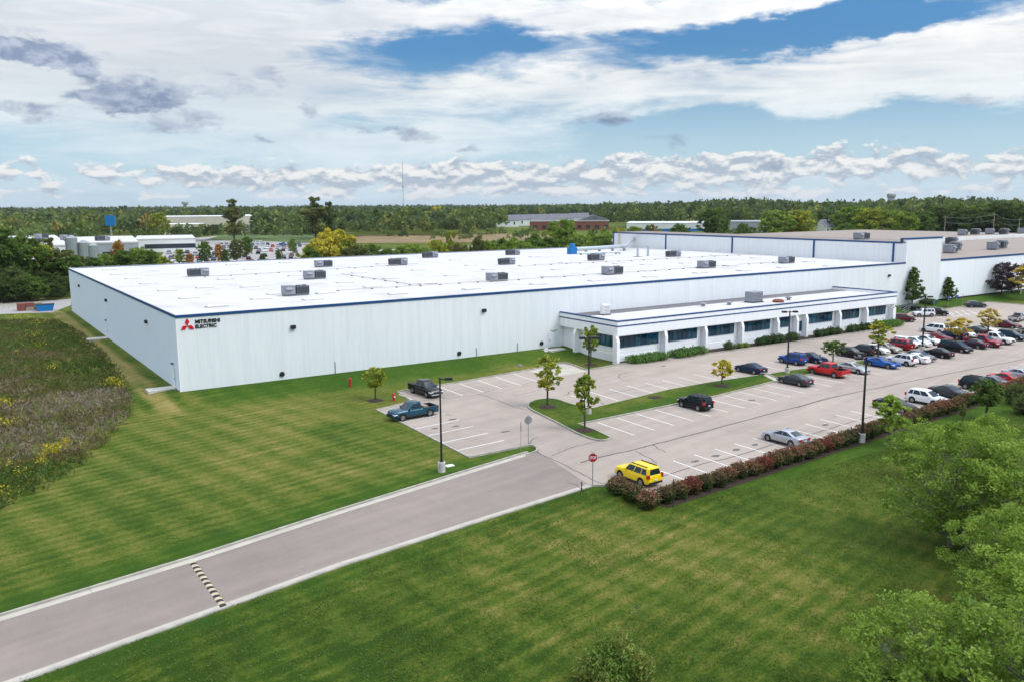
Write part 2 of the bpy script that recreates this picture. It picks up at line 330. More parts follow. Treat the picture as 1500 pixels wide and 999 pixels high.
def asphalt_mat(name, base):
    m = bpy.data.materials.new(name); m.use_nodes = True; t = m.node_tree; b = NB(t); p = t.nodes['Principled BSDF']
    ge = b.node('ShaderNodeNewGeometry').outputs['Position']
    big = b.noise(ge, .045, 5, .6, .8); mid = b.noise(ge, .5, 5, .65); fine = b.noise(ge, 9, 4, .8); sp = b.noise(ge, 1.3, 3, .5)
    sx = b.node('ShaderNodeSeparateXYZ'); t.links.new(ge, sx.inputs[0]); x, y, z = sx.outputs
    tr = b.noise(b.xyz(b.m('MULTIPLY', b.m('ADD', x, b.m('MULTIPLY', y, .215)), .03), b.m('MULTIPLY', b.m('SUBTRACT', y, b.m('MULTIPLY', x, .215)), .75), 0.0), 1.0, 3, .5)
    f = b.m('ADD', b.m('ADD', b.m('MULTIPLY', big, .7), b.m('MULTIPLY', mid, .35)), b.m('ADD', b.m('MULTIPLY', fine, .35), b.m('MULTIPLY', tr, .4)))
    c = b.mix(b.smooth(f, .55, 1.25), tuple(q*.74 for q in base), tuple(q*1.18 for q in base))
    c = b.mix(b.m('MULTIPLY', b.smooth(sp, .66, .76), .30), c, (.09,.085,.08))
    t.links.new(c, p.inputs['Base Color']); p.inputs['Roughness'].default_value = .88; p.inputs['Specular IOR Level'].default_value = .25
    bn = b.node('ShaderNodeBump'); bn.inputs['Strength'].default_value = .35; bn.inputs['Distance'].default_value = .02
    t.links.new(b.noise(ge, 25, 3), bn.inputs['Height']); t.links.new(bn.outputs[0], p.inputs['Normal']); M[name] = m
def panel_mat(name, base, pitch=.30, streak=.05, ribs=1.0):
    m = bpy.data.materials.new(name); m.use_nodes = True; t = m.node_tree; b = NB(t); p = t.nodes['Principled BSDF']
    ge = b.node('ShaderNodeNewGeometry').outputs['Position']; sx = b.node('ShaderNodeSeparateXYZ'); t.links.new(ge, sx.inputs[0]); x, y, z = sx.outputs
    u = b.m('ADD', x, y)
    st = b.noise(b.xyz(b.m('MULTIPLY', u, 1.6), b.m('MULTIPLY', z, .09), 0.0), 1.0, 6, .72); pn = b.noise(b.xyz(b.m('FLOOR', b.m('DIVIDE', u, 1.0)), 0.0, 0.0), 9.3, 1)
    lo = b.m('MULTIPLY', b.m('SUBTRACT', 1.0, b.smooth(z, .6, 2.2)), .6)
    f = b.m('ADD', b.m('MULTIPLY', b.smooth(st, .3, .75), .7), b.m('MULTIPLY', pn, .3)); f = b.m('ADD', f, b.m('MULTIPLY', lo, b.m('SUBTRACT', b.noise(ge, 1.1, 4), .45)))
    c = b.mix(f, tuple(q*(1+streak*.5) for q in base), tuple(q*(1-streak*1.6) for q in (base[0]*.99, base[1], base[2])))
    t.links.new(c, p.inputs['Base Color']); p.inputs['Roughness'].default_value = .5; p.inputs['Specular IOR Level'].default_value = .35
    if ribs:
        bn = b.node('ShaderNodeBump'); bn.inputs['Strength'].default_value = .28*ribs; bn.inputs['Distance'].default_value = .04
        s_ = b.smooth(b.m('SINE', b.m('MULTIPLY', u, 2*math.pi/pitch)), -.4, .4); t.links.new(s_, bn.inputs['Height']); t.links.new(bn.outputs[0], p.inputs['Normal'])
    M[name] = m
def membrane_mat(name, base, dirt, amt, scale=.12):
    m = bpy.data.materials.new(name); m.use_nodes = True; t = m.node_tree; b = NB(t); p = t.nodes['Principled BSDF']
    ge = b.node('ShaderNodeNewGeometry').outputs['Position']; sx = b.node('ShaderNodeSeparateXYZ'); t.links.new(ge, sx.inputs[0]); x, y, z = sx.outputs
    n = b.m('ADD', b.m('MULTIPLY', b.noise(ge, scale, 6, .65, 1.0), .75), b.m('MULTIPLY', b.noise(ge, 1.6, 4, .7), .25))
    se = b.m('LESS_THAN', b.m('FRACT', b.m('DIVIDE', y, 3.05)), .03)
    f = b.m('MAXIMUM', b.m('MULTIPLY', b.smooth(n, .45, .75), amt), b.m('MULTIPLY', se, amt*.6))
    t.links.new(b.mix(f, base, dirt), p.inputs['Base Color']); p.inputs['Roughness'].default_value = .75; M[name] = m
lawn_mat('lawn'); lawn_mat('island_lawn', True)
asphalt_mat('asphalt', (.365,.305,.255)); asphalt_mat('road_asphalt', (.262,.217,.186))
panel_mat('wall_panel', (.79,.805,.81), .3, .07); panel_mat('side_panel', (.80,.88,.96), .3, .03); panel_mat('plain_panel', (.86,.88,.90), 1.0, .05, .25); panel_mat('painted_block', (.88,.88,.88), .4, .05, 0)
membrane_mat('white_roof', (.575,.555,.535), (.36,.335,.305), .70); membrane_mat('gravel_roof', (.24,.195,.165), (.16,.135,.12), .7, .4); membrane_mat('tan_roof', (.29,.235,.19), (.20,.165,.145), .6, .2); membrane_mat('dark_roof', (.13,.125,.13), (.24,.23,.22), .7, .5)
mat('trim_blue', (.012,.062,.18), .5); mat('concrete', (.52,.49,.44), .9, var=.15, scale=2.5, bump=.2); mat('kerb_concrete', (.35,.325,.28), .9, var=.2, scale=1.2); mat('pale_concrete', (.44,.405,.335), .9, var=.1, scale=.7)
mat('line_paint', (.72,.71,.68), .8, var=.12, scale=6.0); mat('seal_tar', (.07,.066,.064), .6, var=.3, scale=4.0)
mat('rubber', (.018,.018,.019), .85, var=.2, scale=8); mat('chrome', (.62,.63,.64), .22, .9); mat('rim_metal', (.42,.43,.45), .3, .8); mat('dark_plastic', (.022,.022,.024), .55); mat('arch_black', (.008,.008,.008), .9)
mat('car_glass', (.010,.022,.028), .03, spec=.6); mat('head_lamp', (.72,.74,.76), .08, spec=.7); mat('tail_lamp', (.42,.012,.012), .15, spec=.6); mat('plate_white', (.7,.7,.68), .5); mat('amber', (.7,.25,.02), .2)
mat('office_glass', (.003,.060,.095), .03, spec=.45); mat('office_glass_pale', (.012,.10,.14), .05, spec=.5); mat('office_glass_deep', (.002,.028,.05), .03, spec=.4); mat('window_frame', (.02,.06,.11), .5); mat('black_metal', (.022,.020,.022), .5); mat('galv', (.30,.33,.33), .45, .4, var=.2, scale=5); mat('unit_grey', (.145,.155,.175), .5, .1, var=.12, scale=2); mat('unit_light', (.27,.28,.315), .5, .1, var=.1, scale=2); mat('coil_dark', (.04,.044,.052), .7, var=.3, scale=6)
mat('sky_dome', (.60,.60,.60), .5); mat('pipe_yellow', (.50,.33,.04), .6); mat('wood_block', (.30,.21,.11), .8, var=.2); mat('pipe_steel', (.38,.37,.34), .5, .2)
mat('duct_blue', (.01,.16,.42), .45); mat('duct_steel', (.50,.55,.57), .3, .6, var=.1, scale=2); mat('red_enamel', (.46,.02,.02), .4, var=.1); mat('sign_white', (.78,.78,.78), .5); mat('sign_back', (.30,.31,.31), .5, .3); mat('sign_blue', (.02,.16,.48), .5); mat('logo_red', (.60,.008,.018), .45); mat('logo_black', (.012,.012,.014), .5)
mat('mulch', (.042,.026,.020), .95, var=.4, scale=8, bump=.6, bscale=14); mat('bark', (.085,.066,.052), .9, var=.3, scale=9, bump=.5, bscale=20); mat('bark_grey', (.16,.14,.125), .9, var=.3, scale=9)
mat('hump_yellow', (.50,.42,.27), .8, var=.2); mat('hump_black', (.03,.03,.032), .8); mat('brick_red', (.24,.085,.055), .85, var=.15, scale=.6); mat('shingle', (.16,.16,.18), .85, var=.2, scale=.5); mat('beige_wall', (.52,.47,.38), .8, var=.08, scale=.1); mat('white_wall', (.72,.72,.70), .7, var=.05, scale=.1); mat('blue_wall', (.03,.16,.40), .6); mat('metal_grey', (.36,.38,.40), .5, .2, var=.1, scale=.2); mat('door_dark', (.03,.03,.035), .7); mat('pane_dark', (.03,.04,.05), .1, spec=.6)
mat('rust_red', (.20,.065,.05), .8, var=.2); mat('pallet_wood', (.30,.24,.18), .9, var=.2); mat('field_tan', (.22,.155,.075), .95, var=.25, scale=.08); mat('field_green', (.085,.125,.035), .95, var=.3, scale=.05); mat('far_pave', (.34,.32,.30), .9, var=.12, scale=.05)
m = mat('pond_water', (.05,.06,.055), .03, spec=.9)
GREEN = [(.018,.036,.008),(.036,.066,.013),(.062,.102,.020),(.105,.145,.030)]
leaf_mat('leaf_green', GREEN); leaf_mat('leaf_dark', [(.016,.026,.009),(.028,.044,.013),(.046,.065,.018),(.07,.088,.024)]); leaf_mat('leaf_lime', [(.04,.068,.012),(.075,.115,.02),(.12,.165,.03),(.19,.22,.045)]); leaf_mat('leaf_near', [(.026,.048,.008),(.058,.092,.014),(.098,.136,.022),(.15,.178,.036)], .55, .3, 3.7)
leaf_mat('leaf_olive', [(.028,.036,.012),(.055,.062,.02),(.085,.09,.03),(.12,.115,.04)]); leaf_mat('leaf_yellow', [(.10,.11,.018),(.20,.175,.02),(.34,.25,.025),(.45,.33,.05)], .4); leaf_mat('leaf_gold', [(.12,.12,.03),(.22,.17,.03),(.34,.24,.06),(.42,.28,.09)], .4); leaf_mat('leaf_orange', [(.10,.05,.012),(.19,.09,.02),(.26,.12,.03),(.16,.14,.03)]); leaf_mat('leaf_purple', [(.012,.008,.012),(.024,.014,.022),(.040,.022,.032),(.06,.035,.045)], .15)
leaf_mat('leaf_mixed', [(.05,.085,.014),(.09,.13,.018),(.20,.185,.02),(.36,.27,.03)], .4); leaf_mat('hedge_leaf', [(.022,.040,.010),(.05,.062,.018),(.135,.075,.042),(.20,.075,.05)], .2, .42, 1.5); leaf_mat('boxwood', [(.010,.022,.008),(.018,.036,.012),(.030,.054,.016),(.05,.075,.02)], .2); leaf_mat('juniper', [(.018,.045,.012),(.035,.082,.018),(.06,.12,.025),(.09,.15,.035)], .25)
leaf_mat('forest_leaf', [(.018,.030,.016),(.032,.050,.020),(.052,.078,.025),(.085,.110,.030),(.14,.135,.035),(.18,.11,.035)], .3, 0.0, 1.85)
leaf_mat('weed', [(.028,.058,.010),(.062,.088,.020),(.095,.080,.032),(.085,.050,.032),(.185,.145,.115)], .25, 0.0, 1.3); leaf_mat('goldenrod', [(.14,.17,.02),(.36,.30,.02),(.52,.40,.03)], .3, 0.0, 1.2)
# ------------------------------------------------------------------ ground
def sst(a, b, v): t = np.clip((v-a)/(b-a), 0, 1); return t*t*(3-2*t)
def terrain(x, y):
    x = np.asarray(x, float); y = np.asarray(y, float)
    dx = np.maximum(np.maximum(-x, x-215), 0); dy = np.maximum(np.maximum(-y, y-90), 0); d = np.hypot(dx, dy)
    wid = np.where(x > 116, 4.3, 7.0)
    z = .67*(1-sst(.2, wid, d)); z = np.where((x > 52) & (x < 115) & (y < -11.5), 0, z)
    r = np.hypot(x-CAM.x, y-CAM.y); az = np.degrees(np.arctan2(x-CAM.x, y-CAM.y))
    und = 2.0*np.sin(x*.0041+1)*np.sin(y*.0037+2)
    z = z + sst(500, 1200, r)*und
    z = z + sst(480, 1100, r)*(1-sst(1500, 3500, r))*sst(37, 46, az)*(1-sst(75, 95, az))*(4.0+2.0*np.sin(az*.55))
    z = z + sst(1500, 4000, r)*3
    return z
def tz(x, y): return float(terrain(x, y))
def axis(lo, hi, step, far):
    a = list(np.arange(lo, hi+.1, step)); s = step
    while a[-1] < far: s *= 1.16; a.append(a[-1]+s)
    s = step
    while a[0] > -far: s *= 1.16; a.insert(0, a[0]-s)
    return np.array(a)
xs = axis(-110, 210, 2.0, 12000); ys = axis(-110, 110, 1.5, 12000)
GX, GY = np.meshgrid(xs, ys); GZ = terrain(GX, GY)-.03
nx, ny = len(xs), len(ys); idx = np.arange(nx*ny).reshape(ny, nx)
me = bpy.data.meshes.new('ground'); me.from_pydata(np.stack([GX.ravel(), GY.ravel(), GZ.ravel()], 1).tolist(), [], np.stack([idx[:-1,:-1].ravel(), idx[:-1,1:].ravel(), idx[1:,1:].ravel(), idx[1:,:-1].ravel()], 1).tolist()); me.shade_smooth()
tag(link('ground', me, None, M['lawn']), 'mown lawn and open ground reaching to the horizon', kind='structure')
# ------------------------------------------------------------------ road and lots
_h0, _h1 = G(974, 734), G(1500, 566.5); hdir = (_h1-_h0).normalized()
hedgeA, hedgeB = _h0-hdir*1.0+Vector((0, 1.15, 0)), _h1+Vector((0, 1.05, 0))
lot_n = [(628,567),(680,559),(780,541),(825,531.5),(838,534.5),(852,540),(866,541.5),(905,534.2)]
lot_annex = [(905,534.2),(1000,523.5),(1100,510),(1200,496.5),(1262,486.5),(1323,476.5)]
lot_right = [(1322,464),(1350,447.5),(1385,453.5),(1425,447),(1450,443),(1500,447)]
spit = [(686,669.5),(740,659),(766,653.6),(779,652.3),(786.5,655.5),(788,660),(782,663.5),(772,667)]
lot = g2([(686,669.5),(550,599.5),(574,594),(602,587),(582,574)])+g2(lot_n)+g2(lot_annex[1:])+g2(lot_right)
far_r = hedgeB+hdir*110
lot += [(230,-9), (far_r.x, far_r.y), (hedgeB.x, hedgeB.y), (hedgeA.x, hedgeA.y)]+g2([(926,724.5),(893,712),(866,711),(788,661.5),(786.5,655.5),(779,652.3),(766,653.6),(740,659)])
lot_o = tag(link('parking_lot', poly_sheet(lot, 0), None, M['asphalt']), 'weathered grey asphalt car park in front of the white plant', kind='structure')
rn = g2([(0,903),(280,818),(500,747),(700,685),(774,662.5)]); rs = g2([(20,999),(330,888),(500,827),(700,763),(866,711)])
def ext(a, b, d): v = np.array(a)-np.array(b); return tuple(np.array(a)+v/np.linalg.norm(v)*d)
rn = [ext(rn[0], rn[1], 60)]+rn; rs = [ext(rs[0], rs[1], 60)]+rs
road = rn+g2([(788,661)])+g2([(868,711)])+rs[::-1][1:]
road_o = tag(link('road', poly_sheet(rn+g2([(788,662)])+rs[::-1], .004), None, M['road_asphalt']), 'grey asphalt entrance drive with pale concrete edges', kind='structure')
def sect(pts, step, fn):                 # cut a line into pieces with joints
    P = [np.array(p) for p in pts]; out = []; L = [0]
    for a, c in zip(P, P[1:]): L.append(L[-1]+np.linalg.norm(c-a))
    def at(s):
        i = max(0, min(len(P)-2, int(np.searchsorted(L, s)-1))); t = (s-L[i])/max(1e-9, L[i+1]-L[i]); return P[i]+(P[i+1]-P[i])*t
    n = max(1, round(L[-1]/step)); e = [L[-1]*k/n for k in range(n+1)]
    for s0, s1 in zip(e, e[1:]):
        mid = [L[i] for i in range(len(L)) if s0+.2 < L[i] < s1-.2]
        out.append([tuple(at(q)) for q in [s0+.012]+mid+[s1-.012]])
    return out
def kerb(name, pts, side, step=6.0, w=.16, h=.13, label='raised concrete kerb edging the asphalt', pan=0):
    root = tag(empty(name, (*pts[0], 0)), label, kind='structure'); o = np.array(pts[0])
    for seg in sect(pts, step, None):
        q = [tuple(np.array(p)-o) for p in seg]
        strip(q, 0, side*w, -.1, h).build('kerb_stone', M['kerb_concrete'], root)
        if pan: strip(q, -side*pan, 0, .009).build('gutter_slab', M['pale_concrete'], root)
    return root
kerb('kerb_drive', rn, 1, 7.0, pan=.55, label='concrete kerb and gutter along the drive beside the striped lawn')
kerb('kerb_verge', rs, -1, 7.0, w=.20, h=.05, pan=.40, label='low concrete edge along the drive beside the open lawn')
kerb('kerb_spit', smooth_line(g2(spit), 4), -1, 3.0, label='curved kerb round the grass spit between car park and drive')
kerb('kerb_north', g2([(582,574)])+g2(lot_n[:4]), 1, label='kerb between the car park and the grass strip by the plant wall')
kerb('kerb_pad', smooth_line(g2(lot_n[3:]), 4), 1, 4.0, label='kerb bending round the lawn at the office corner')
kerb('kerb_office', g2(lot_annex), 1, label='kerb along the planting bed below the office windows')
kerb('kerb_west', g2([(686,669.5),(550,599.5)]), -1, 5.0, h=.05, label='low kerb at the end of the pickup bays')
kerb('kerb_stub', g2([(550,599.5),(574,594),(602,587),(582,574)]), -1, 5.0, h=.05, label='low kerb by the red hydrant')
kerb('kerb_east', g2(lot_right[1:]), 1, label='kerb of the lawn with blue parking signs')
kerb('kerb_hedge', [(hedgeA.x, hedgeA.y), (hedgeB.x, hedgeB.y), (far_r.x, far_r.y)], -1, 6.0, label='kerb at the foot of the clipped shrub row')
kerb('kerb_corner', smooth_line(g2([(866,711),(880,710.6),(893,712),(926,724.5)])+[(hedgeA.x, hedgeA.y)], 3), -1, 3.0, label='kerb curving from the drive to the yellow car')
# concrete pad and slabs
tag(link('concrete_pad', poly_sheet(g2([(774,543.6),(826,533),(838,536),(852,541.5),(862,543.5),(812,551.5),(795,548.5)]), .006), None, M['pale_concrete']), 'pale concrete pad in the car park by the office corner', kind='structure')
# islands
def isle(name, out_px, label, pts=None):
    pts = pts or smooth_line(g2(out_px), 3, True)
    a = sum(pts[i][0]*pts[(i+1)%len(pts)][1]-pts[(i+1)%len(pts)][0]*pts[i][1] for i in range(len(pts)))
    if a < 0: pts = pts[::-1]
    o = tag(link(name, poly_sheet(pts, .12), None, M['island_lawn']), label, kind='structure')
    strip(pts, 0, -.15, -.05, .135, True).build('kerb', M['kerb_concrete'], o)
    return o
I1 = [(894,642),(884,645.3),(868,643),(845,634),(812,616.5),(786,604),(775.5,597),(777,590.5),(790,586),(812,585),(838,593),(869,598.6)]
i1 = smooth_line(g2(I1), 3)+g2([(980,571.5),(1050,559.3),(1116,549.8),(1134,558.8),(1050,580),(980,594),(846,621.5),(873,631.5)])
isle('grass_island', None, 'grass island with two young trees at the car park entrance', i1)
isle('grass_island', None, 'grass island with a lamp post beside the red pickup', g2([(1127,548.8),(1155,544),(1190,539.5),(1255,530.5),(1335,517.5),(1350,515.2),(1362,520.5),(1310,528.5),(1262,536.5),(1190,548.2),(1143,556.5)]))
isle('grass_island', None, 'small grass island under the yellow trees among parked cars', g2([(1352,514.5),(1420,503),(1434,506.5),(1366,519)]))
isle('grass_island', None, 'grass island at the far end of the rows by the beige car', g2([(1470,484),(1520,477.5),(1530,482),(1480,489.5)]))
tag(link('footpath', poly_sheet(g2([(1116.5,549.6),(1126.5,548.6),(1142.5,556.8),(1135,559)]), .02), None, M['pale_concrete']), 'narrow concrete crossing between the grass islands', kind='structure')
tag(link('planting_bed', poly_sheet(g2(lot_annex)+[(115.2,-11.9),(52.5,-11.9)], .05), None, M['mulch']), 'dark mulch bed below the office windows', kind='structure')
tag(link('planting_bed', poly_sheet([(hedgeA.x-.1, hedgeA.y-.25), (far_r.x, far_r.y-.25), (far_r.x+.2, far_r.y-2.0), (hedgeA.x+.3, hedgeA.y-2.1)], -.012), None, M['mulch']), 'dark mulch strip under the clipped shrub row', kind='structure')
# stall lines
def line_row(t0, t1, nt, b0, b1, nb, ks, kb0=0):
    T0, T1, B0, B1 = (np.array(G(*q)[:2]) for q in (t0, t1, b0, b1))
    for k in ks:
        a = T0+(T1-T0)*k/nt; c = B0+(B1-B0)*(k-kb0)/nb
        strip([tuple(a), tuple(c)], -.055, .055, .006).build('painted_line', M['line_paint'], lot_o)
line_row((875,618.3),(1124,564),10,(929.5,637),(1179,575.5),10,range(0,29))
hb = lambda x, y: tuple
T0, T1 = np.array(G(953,683.5)[:2]), np.array(G(1224.5,607.5)[:2])
for k in range(0, 32):
    a = T0+(T1-T0)*k/10; strip([tuple(a), (a[0]-.15, a[1]-5.2)], -.055, .055, .006).build('painted_line', M['line_paint'], lot_o)
Na, Nb, Nc, Nd = (np.array(G(*q)[:2]) for q in ((865,574),(1125,530),(905.5,586.5),(1170,539)))
ng = round((Nb[0]-Na[0])/2.78)
for k in range(-1, 36):
    if k in (8,): continue
    strip([tuple(Na+(Nb-Na)*k/ng), tuple(Nc+(Nd-Nc)*k/ng)], -.055, .055, .006).build('painted_line', M['line_paint'], lot_o)
line_row((589,618.5),(668.5,659.5),4,(653,605.5),(738,644.5),4,range(-1,5))
line_row((644,566.5),(752,547.5),4,(678,579),(763,564),3,range(-2,5))
for a, c in (((1390,457),(1398,461.5)),((1399,456),(1410,462.5)),((1408,455.2),(1421,462.5)),((1418,455),(1431,460.5)),((1398,464),(1440,456.5)),((1386,457),(1398,464)),((1345,467),(1364,472)),((1364,463),(1392,470))):
    strip(g2([a, c]), -.06, .06, .006).build('painted_line', M['line_paint'], lot_o)
# sealed cracks and stains
def seal(px, w=.055, parent=lot_o, z=.0045):
    pts = smooth_line(g2(px), 6); rr = random.Random(len(px)*7+int(px[0][0]))
    pts = [(p[0]+rr.uniform(-.06,.06), p[1]+rr.uniform(-.06,.06)) for p in pts]
    strip(pts, -w, w, z).build('crack_seal', M['seal_tar'], parent)
seal([(850,677),(880,669),(925,659),(960,650),(1000,640),(1090,616),(1150,600),(1240,577.5),(1330,559),(1400,545),(1500,526)], .085)
seal([(955,703),(968,698),(1030,679),(1075,668),(1130,651.5),(1190,635),(1240,620),(1300,604)], .06)
for c in ([(680,580),(702,577),(725,570),(740,565.5),(763,563.5),(790,556)], [(702,577),(716,581),(735,588),(755,596),(771,600)], [(786,662),(815,675),(845,690),(868,702),(893,712)], [(808,667),(835,656),(862,649),(877,646)], [(752,579),(770,576),(792,571),(808,567)], [(824,578),(832,578),(834,573),(842,572)], [(868,583),(872,586),(880,589),(885,592)], [(886,577),(915,572),(945,566),(975,561)],
          [(908,548),(906,551),(910,555),(925,559)], [(908,548),(918,546),(930,545)], [(957,651),(965,657),(975,662)], [(775,650),(780,643),(788,640)], [(652,606),(660,609)], [(1168,597),(1210,583),(1232,579)], [(1270,478),(1300,480),(1330,485)], [(930,660),(950,670),(962,678)], [(600,588),(640,585),(678,580)]): seal(c, .045)
rr = random.Random(5)
def stain(x, y, r):
    p = G(x, y); n = 14; q = [(p.x+r*(1+rr.uniform(-.35,.35))*math.cos(6.283*i/n)*1.5, p.y+r*(1+rr.uniform(-.35,.35))*math.sin(6.283*i/n)*.8) for i in range(n)]
    link('oil_stain', poly_sheet(q, .0075), lot_o, M['oil'])
mat('oil', (.115,.10,.095), .6, var=.35, scale=5)
for x, y in ((1018.5,675.5),(1049,667.5),(1078,658.5),(1106,651),(1101,586),(1209,622),(663,614),(637,627),(1024,582),(668,624),(740,632),(972,536)): stain(x, y, .30)
# speed hump
a, c = np.array(G(281,822)[:2]), np.array(G(328,888.5)[:2]); dv = c-a; Lh = np.linalg.norm(dv)
hump = tag(empty('speed_hump', (a[0], a[1], .004), math.atan2(dv[1], dv[0])), 'yellow and black striped rubber speed hump across the drive', 'speed hump')
nseg = 22
for i in range(nseg):
    x0, x1 = Lh*i/nseg+.004, Lh*(i+1)/nseg-.004; pr = [(-.19,0),(-.13,.04),(-.05,.055),(.05,.055),(.13,.04),(.19,0)]; mb = MB()
    V = [(x0, y_, z_) for y_, z_ in pr]+[(x1, y_, z_) for y_, z_ in pr]
    mb.add(V, [(j, j+1, j+7, j+6) for j in range(5)]+[tuple(range(6)), tuple(range(11,5,-1))]).build('rubber_block', M['hump_yellow' if i % 2 == 0 else 'hump_black'], hump)
# ------------------------------------------------------------------ main plant
LX, LY, ZT, ZB = 137.04, 89.99, 9.07, -.3
plant = tag(empty('factory_building', (0, 0, 0)), 'huge low white ribbed metal factory with white flat roof and red emblem', 'factory')
MB().box(0, LX, 0, .3, ZB, ZT-.301).build('front_wall', M['wall_panel'], plant)
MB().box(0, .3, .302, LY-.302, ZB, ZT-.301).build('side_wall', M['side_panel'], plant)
MB().box(0, LX, LY-.3, LY, ZB, ZT-.301).build('back_wall', M['wall_panel'], plant)
MB().box(.1, LX, .1, LY-.1, ZT-.31, ZT-.12).build('roof', M['white_roof'], plant)
MB().box(-.07, LX, -.07, .35, ZT-.30, ZT).box(-.07, .35, .352, LY-.352, ZT-.30, ZT).box(-.07, LX, LY-.35, LY+.07, ZT-.30, ZT).build('roof_trim', M['trim_blue'], plant)
MB().box(.0, LX, .0, .30, ZT+.003, ZT+.03).box(.0, .30, .302, LY-.302, ZT+.003, ZT+.03).box(.0, LX, LY-.30, LY, ZT+.003, ZT+.03).build('roof_edge', M['white_roof'], plant)
MB().box(-.06, 0, -.06, .18, ZB, ZT-.37).build('corner_post', M['plain_panel'], plant)
zr = ZT-.12
for x, y in ((245,423),(277,434),(317,446),(217,413),(195,406),(173,400),(160,393.5),(330,407),(365,418),(405,428),(382,435),(367,393),(340,386.5),(433,402),(476,427),(458,436),(418,383.5),(525,398),(572,406),(582,428),(612,394),(662,402),(625,414),(690,421),(667,379.5),(783,375),(788,414),(817,393),(803,403),(873,409),(828,383.5),(952,403.5),(949,395),(947,386),(1025,398),(1004,384),(1089,394.5),(1071,387.5),(1147,390),(1107,376.5),(1047,372.5),(1185,382),(520,390),(560,385),(715,393),(770,388),(905,384),(890,373),(690,387),(1215,388),(300,419),(505,412),(545,418)):
    p = G(x, y, zr+.3)
    if not (1 < p.x < LX-2 and 1 < p.y < LY-2): continue
    s = MB().box(p.x-1.25, p.x+1.25, p.y-.65, p.y+.65, zr, zr+.14).build('skylight', M['white_roof'], plant)
    mb = MB(); mb.add([(p.x-1.2,p.y-.6,zr+.142),(p.x+1.2,p.y-.6,zr+.142),(p.x+1.2,p.y+.6,zr+.142),(p.x-1.2,p.y+.6,zr+.142),(p.x-.9,p.y-.35,zr+.27),(p.x+.9,p.y-.35,zr+.27),(p.x+.9,p.y+.35,zr+.27),(p.x-.9,p.y+.35,zr+.27)], [(4,5,6,7),(0,1,5,4),(1,2,6,5),(2,3,7,6),(3,0,4,7)]).build('dome', M['sky_dome'], s)
for x, y in ((429,479),(708.5,455),(1302,404)):
    p = PY(x, y, 0); MB().box(p.x-.28, p.x+.28, -.30, -.003, p.z-.22, p.z+.2).build('wall_light', M['black_metal'], plant)
for x, y in ((413,547.5),(672.5,517.3),(793,502.7)):
    p = PY(x, y, 0); MB().lathe([(.30,-.003),(.30,-.14),(.22,-.2)], 12, 'y', (p.x, 0, p.z)).build('wall_vent', M['black_metal'], plant)
for x, y in ((116.5,419),(156.3,440),(215.3,471.3)):
    p = PXP(x, y, 0); MB().box(-.3, -.003, p.y-.28, p.y+.28, p.z-.22, p.z+.2).build('wall_light', M['black_metal'], plant)
for x, y in ((491,540),(698,519),(758,512)):
    p = PY(x, y, 0); MB().tube([(p.x,-.06,.4),(p.x,-.06,p.z+.9)], .035, 5).build('wall_conduit', M['unit_grey'], plant)
def door_left(x, y):
    p = PXP(x, y, 0); y0 = p.y
    d = MB().box(-.05, -.003, y0-.5, y0+.5, .70, 2.85).build('door', M['plain_panel'], plant)
    MB().box(-.07, -.052, y0-.58, y0-.5, .7, 2.93).box(-.07, -.052, y0+.5, y0+.58, .7, 2.93).box(-.07, -.052, y0-.5, y0+.5, 2.85, 2.93).build('door_frame', M['sign_white'], d)
    MB().box(-.12, -.052, y0-.42, y0-.34, 1.65, 1.78).build('handle', M['black_metal'], d)
    MB().box(-.28, -.003, y0-.18, y0+.18, 3.3, 3.5).build('wall_light', M['unit_grey'], plant)
    tag(MB().box(-3.0, -.08, y0-.9, y0+.9, -.2, .72).build('door_slab', M['concrete']), 'concrete slab outside a side door of the white plant', 'slab', 'door slabs')
door_left(255.5, 556); door_left(157.5, 487)
p = PY(808, 500, 0); d = MB().box(p.x-.5, p.x+.5, -.05, -.003, .7, 2.8).build('door', M['plain_panel'], plant); MB().box(p.x-.42, p.x-.34, -.11, -.052, 1.6, 1.75).build('handle', M['black_metal'], d)
p = PY(811.5, 485, 0); MB().box(p.x-.65, p.x+.65, -.03, -.003, p.z+.05, p.z+.13).box(p.x-.35, p.x+.35, -.03, -.003, p.z-.12, p.z-.05).build('door_sign', M['sign_back'], plant)
tag(MB().prism([(48.9,-2.6),(51.7,-2.2),(51.7,-.1),(48.2,-.1)], .2, .62).build('door_slab', M['concrete']), 'grey concrete step at the plant door beside the office', 'slab')
# emblem and lettering
pa, pb = PY(264.7, 483, 0), PY(284.6, 482, 0); s_ = (pb.x-pa.x)/3; cx_ = (pa.x+pb.x)/2; cz_ = PY(274, 477.2, 0).z
for a in (90, 210, 330):
    q = [(0,0)]+[(s_*f*math.cos(R(a+o)), s_*f*math.sin(R(a+o))) for f, o in ((1,-30),(math.sqrt(3),0),(1,30))]
    q = [(x*.97+.03*s_*math.cos(R(a)), y*.97+.03*s_*math.sin(R(a))) for x, y in q]; V = [(cx_+x, -.10, cz_+y) for x, y in q]+[(cx_+x, -.012, cz_+y) for x, y in q]
    MB().add(V, [(0,1,2,3),(7,6,5,4)]+[(i,(i+1)%4,4+(i+1)%4,4+i) for i in range(4)]).build('emblem_diamond', M['logo_red'], plant)
def text_mesh(body, width, height, depth, bold=.0):
    cu = bpy.data.curves.new('txt', 'FONT'); cu.body = body; cu.extrude = .02; cu.offset = bold; ob = bpy.data.objects.new('txt', cu)
    me = bpy.data.meshes.new_from_object(ob); bpy.data.objects.remove(ob); bpy.data.curves.remove(cu)
    co = np.array([v.co[:] for v in me.vertices]); lo, hi = co.min(0), co.max(0); co = (co-lo)/(hi-lo+1e-9)*np.array((width, height, depth)); me.vertices.foreach_set('co', co.ravel()); me.update(); return me
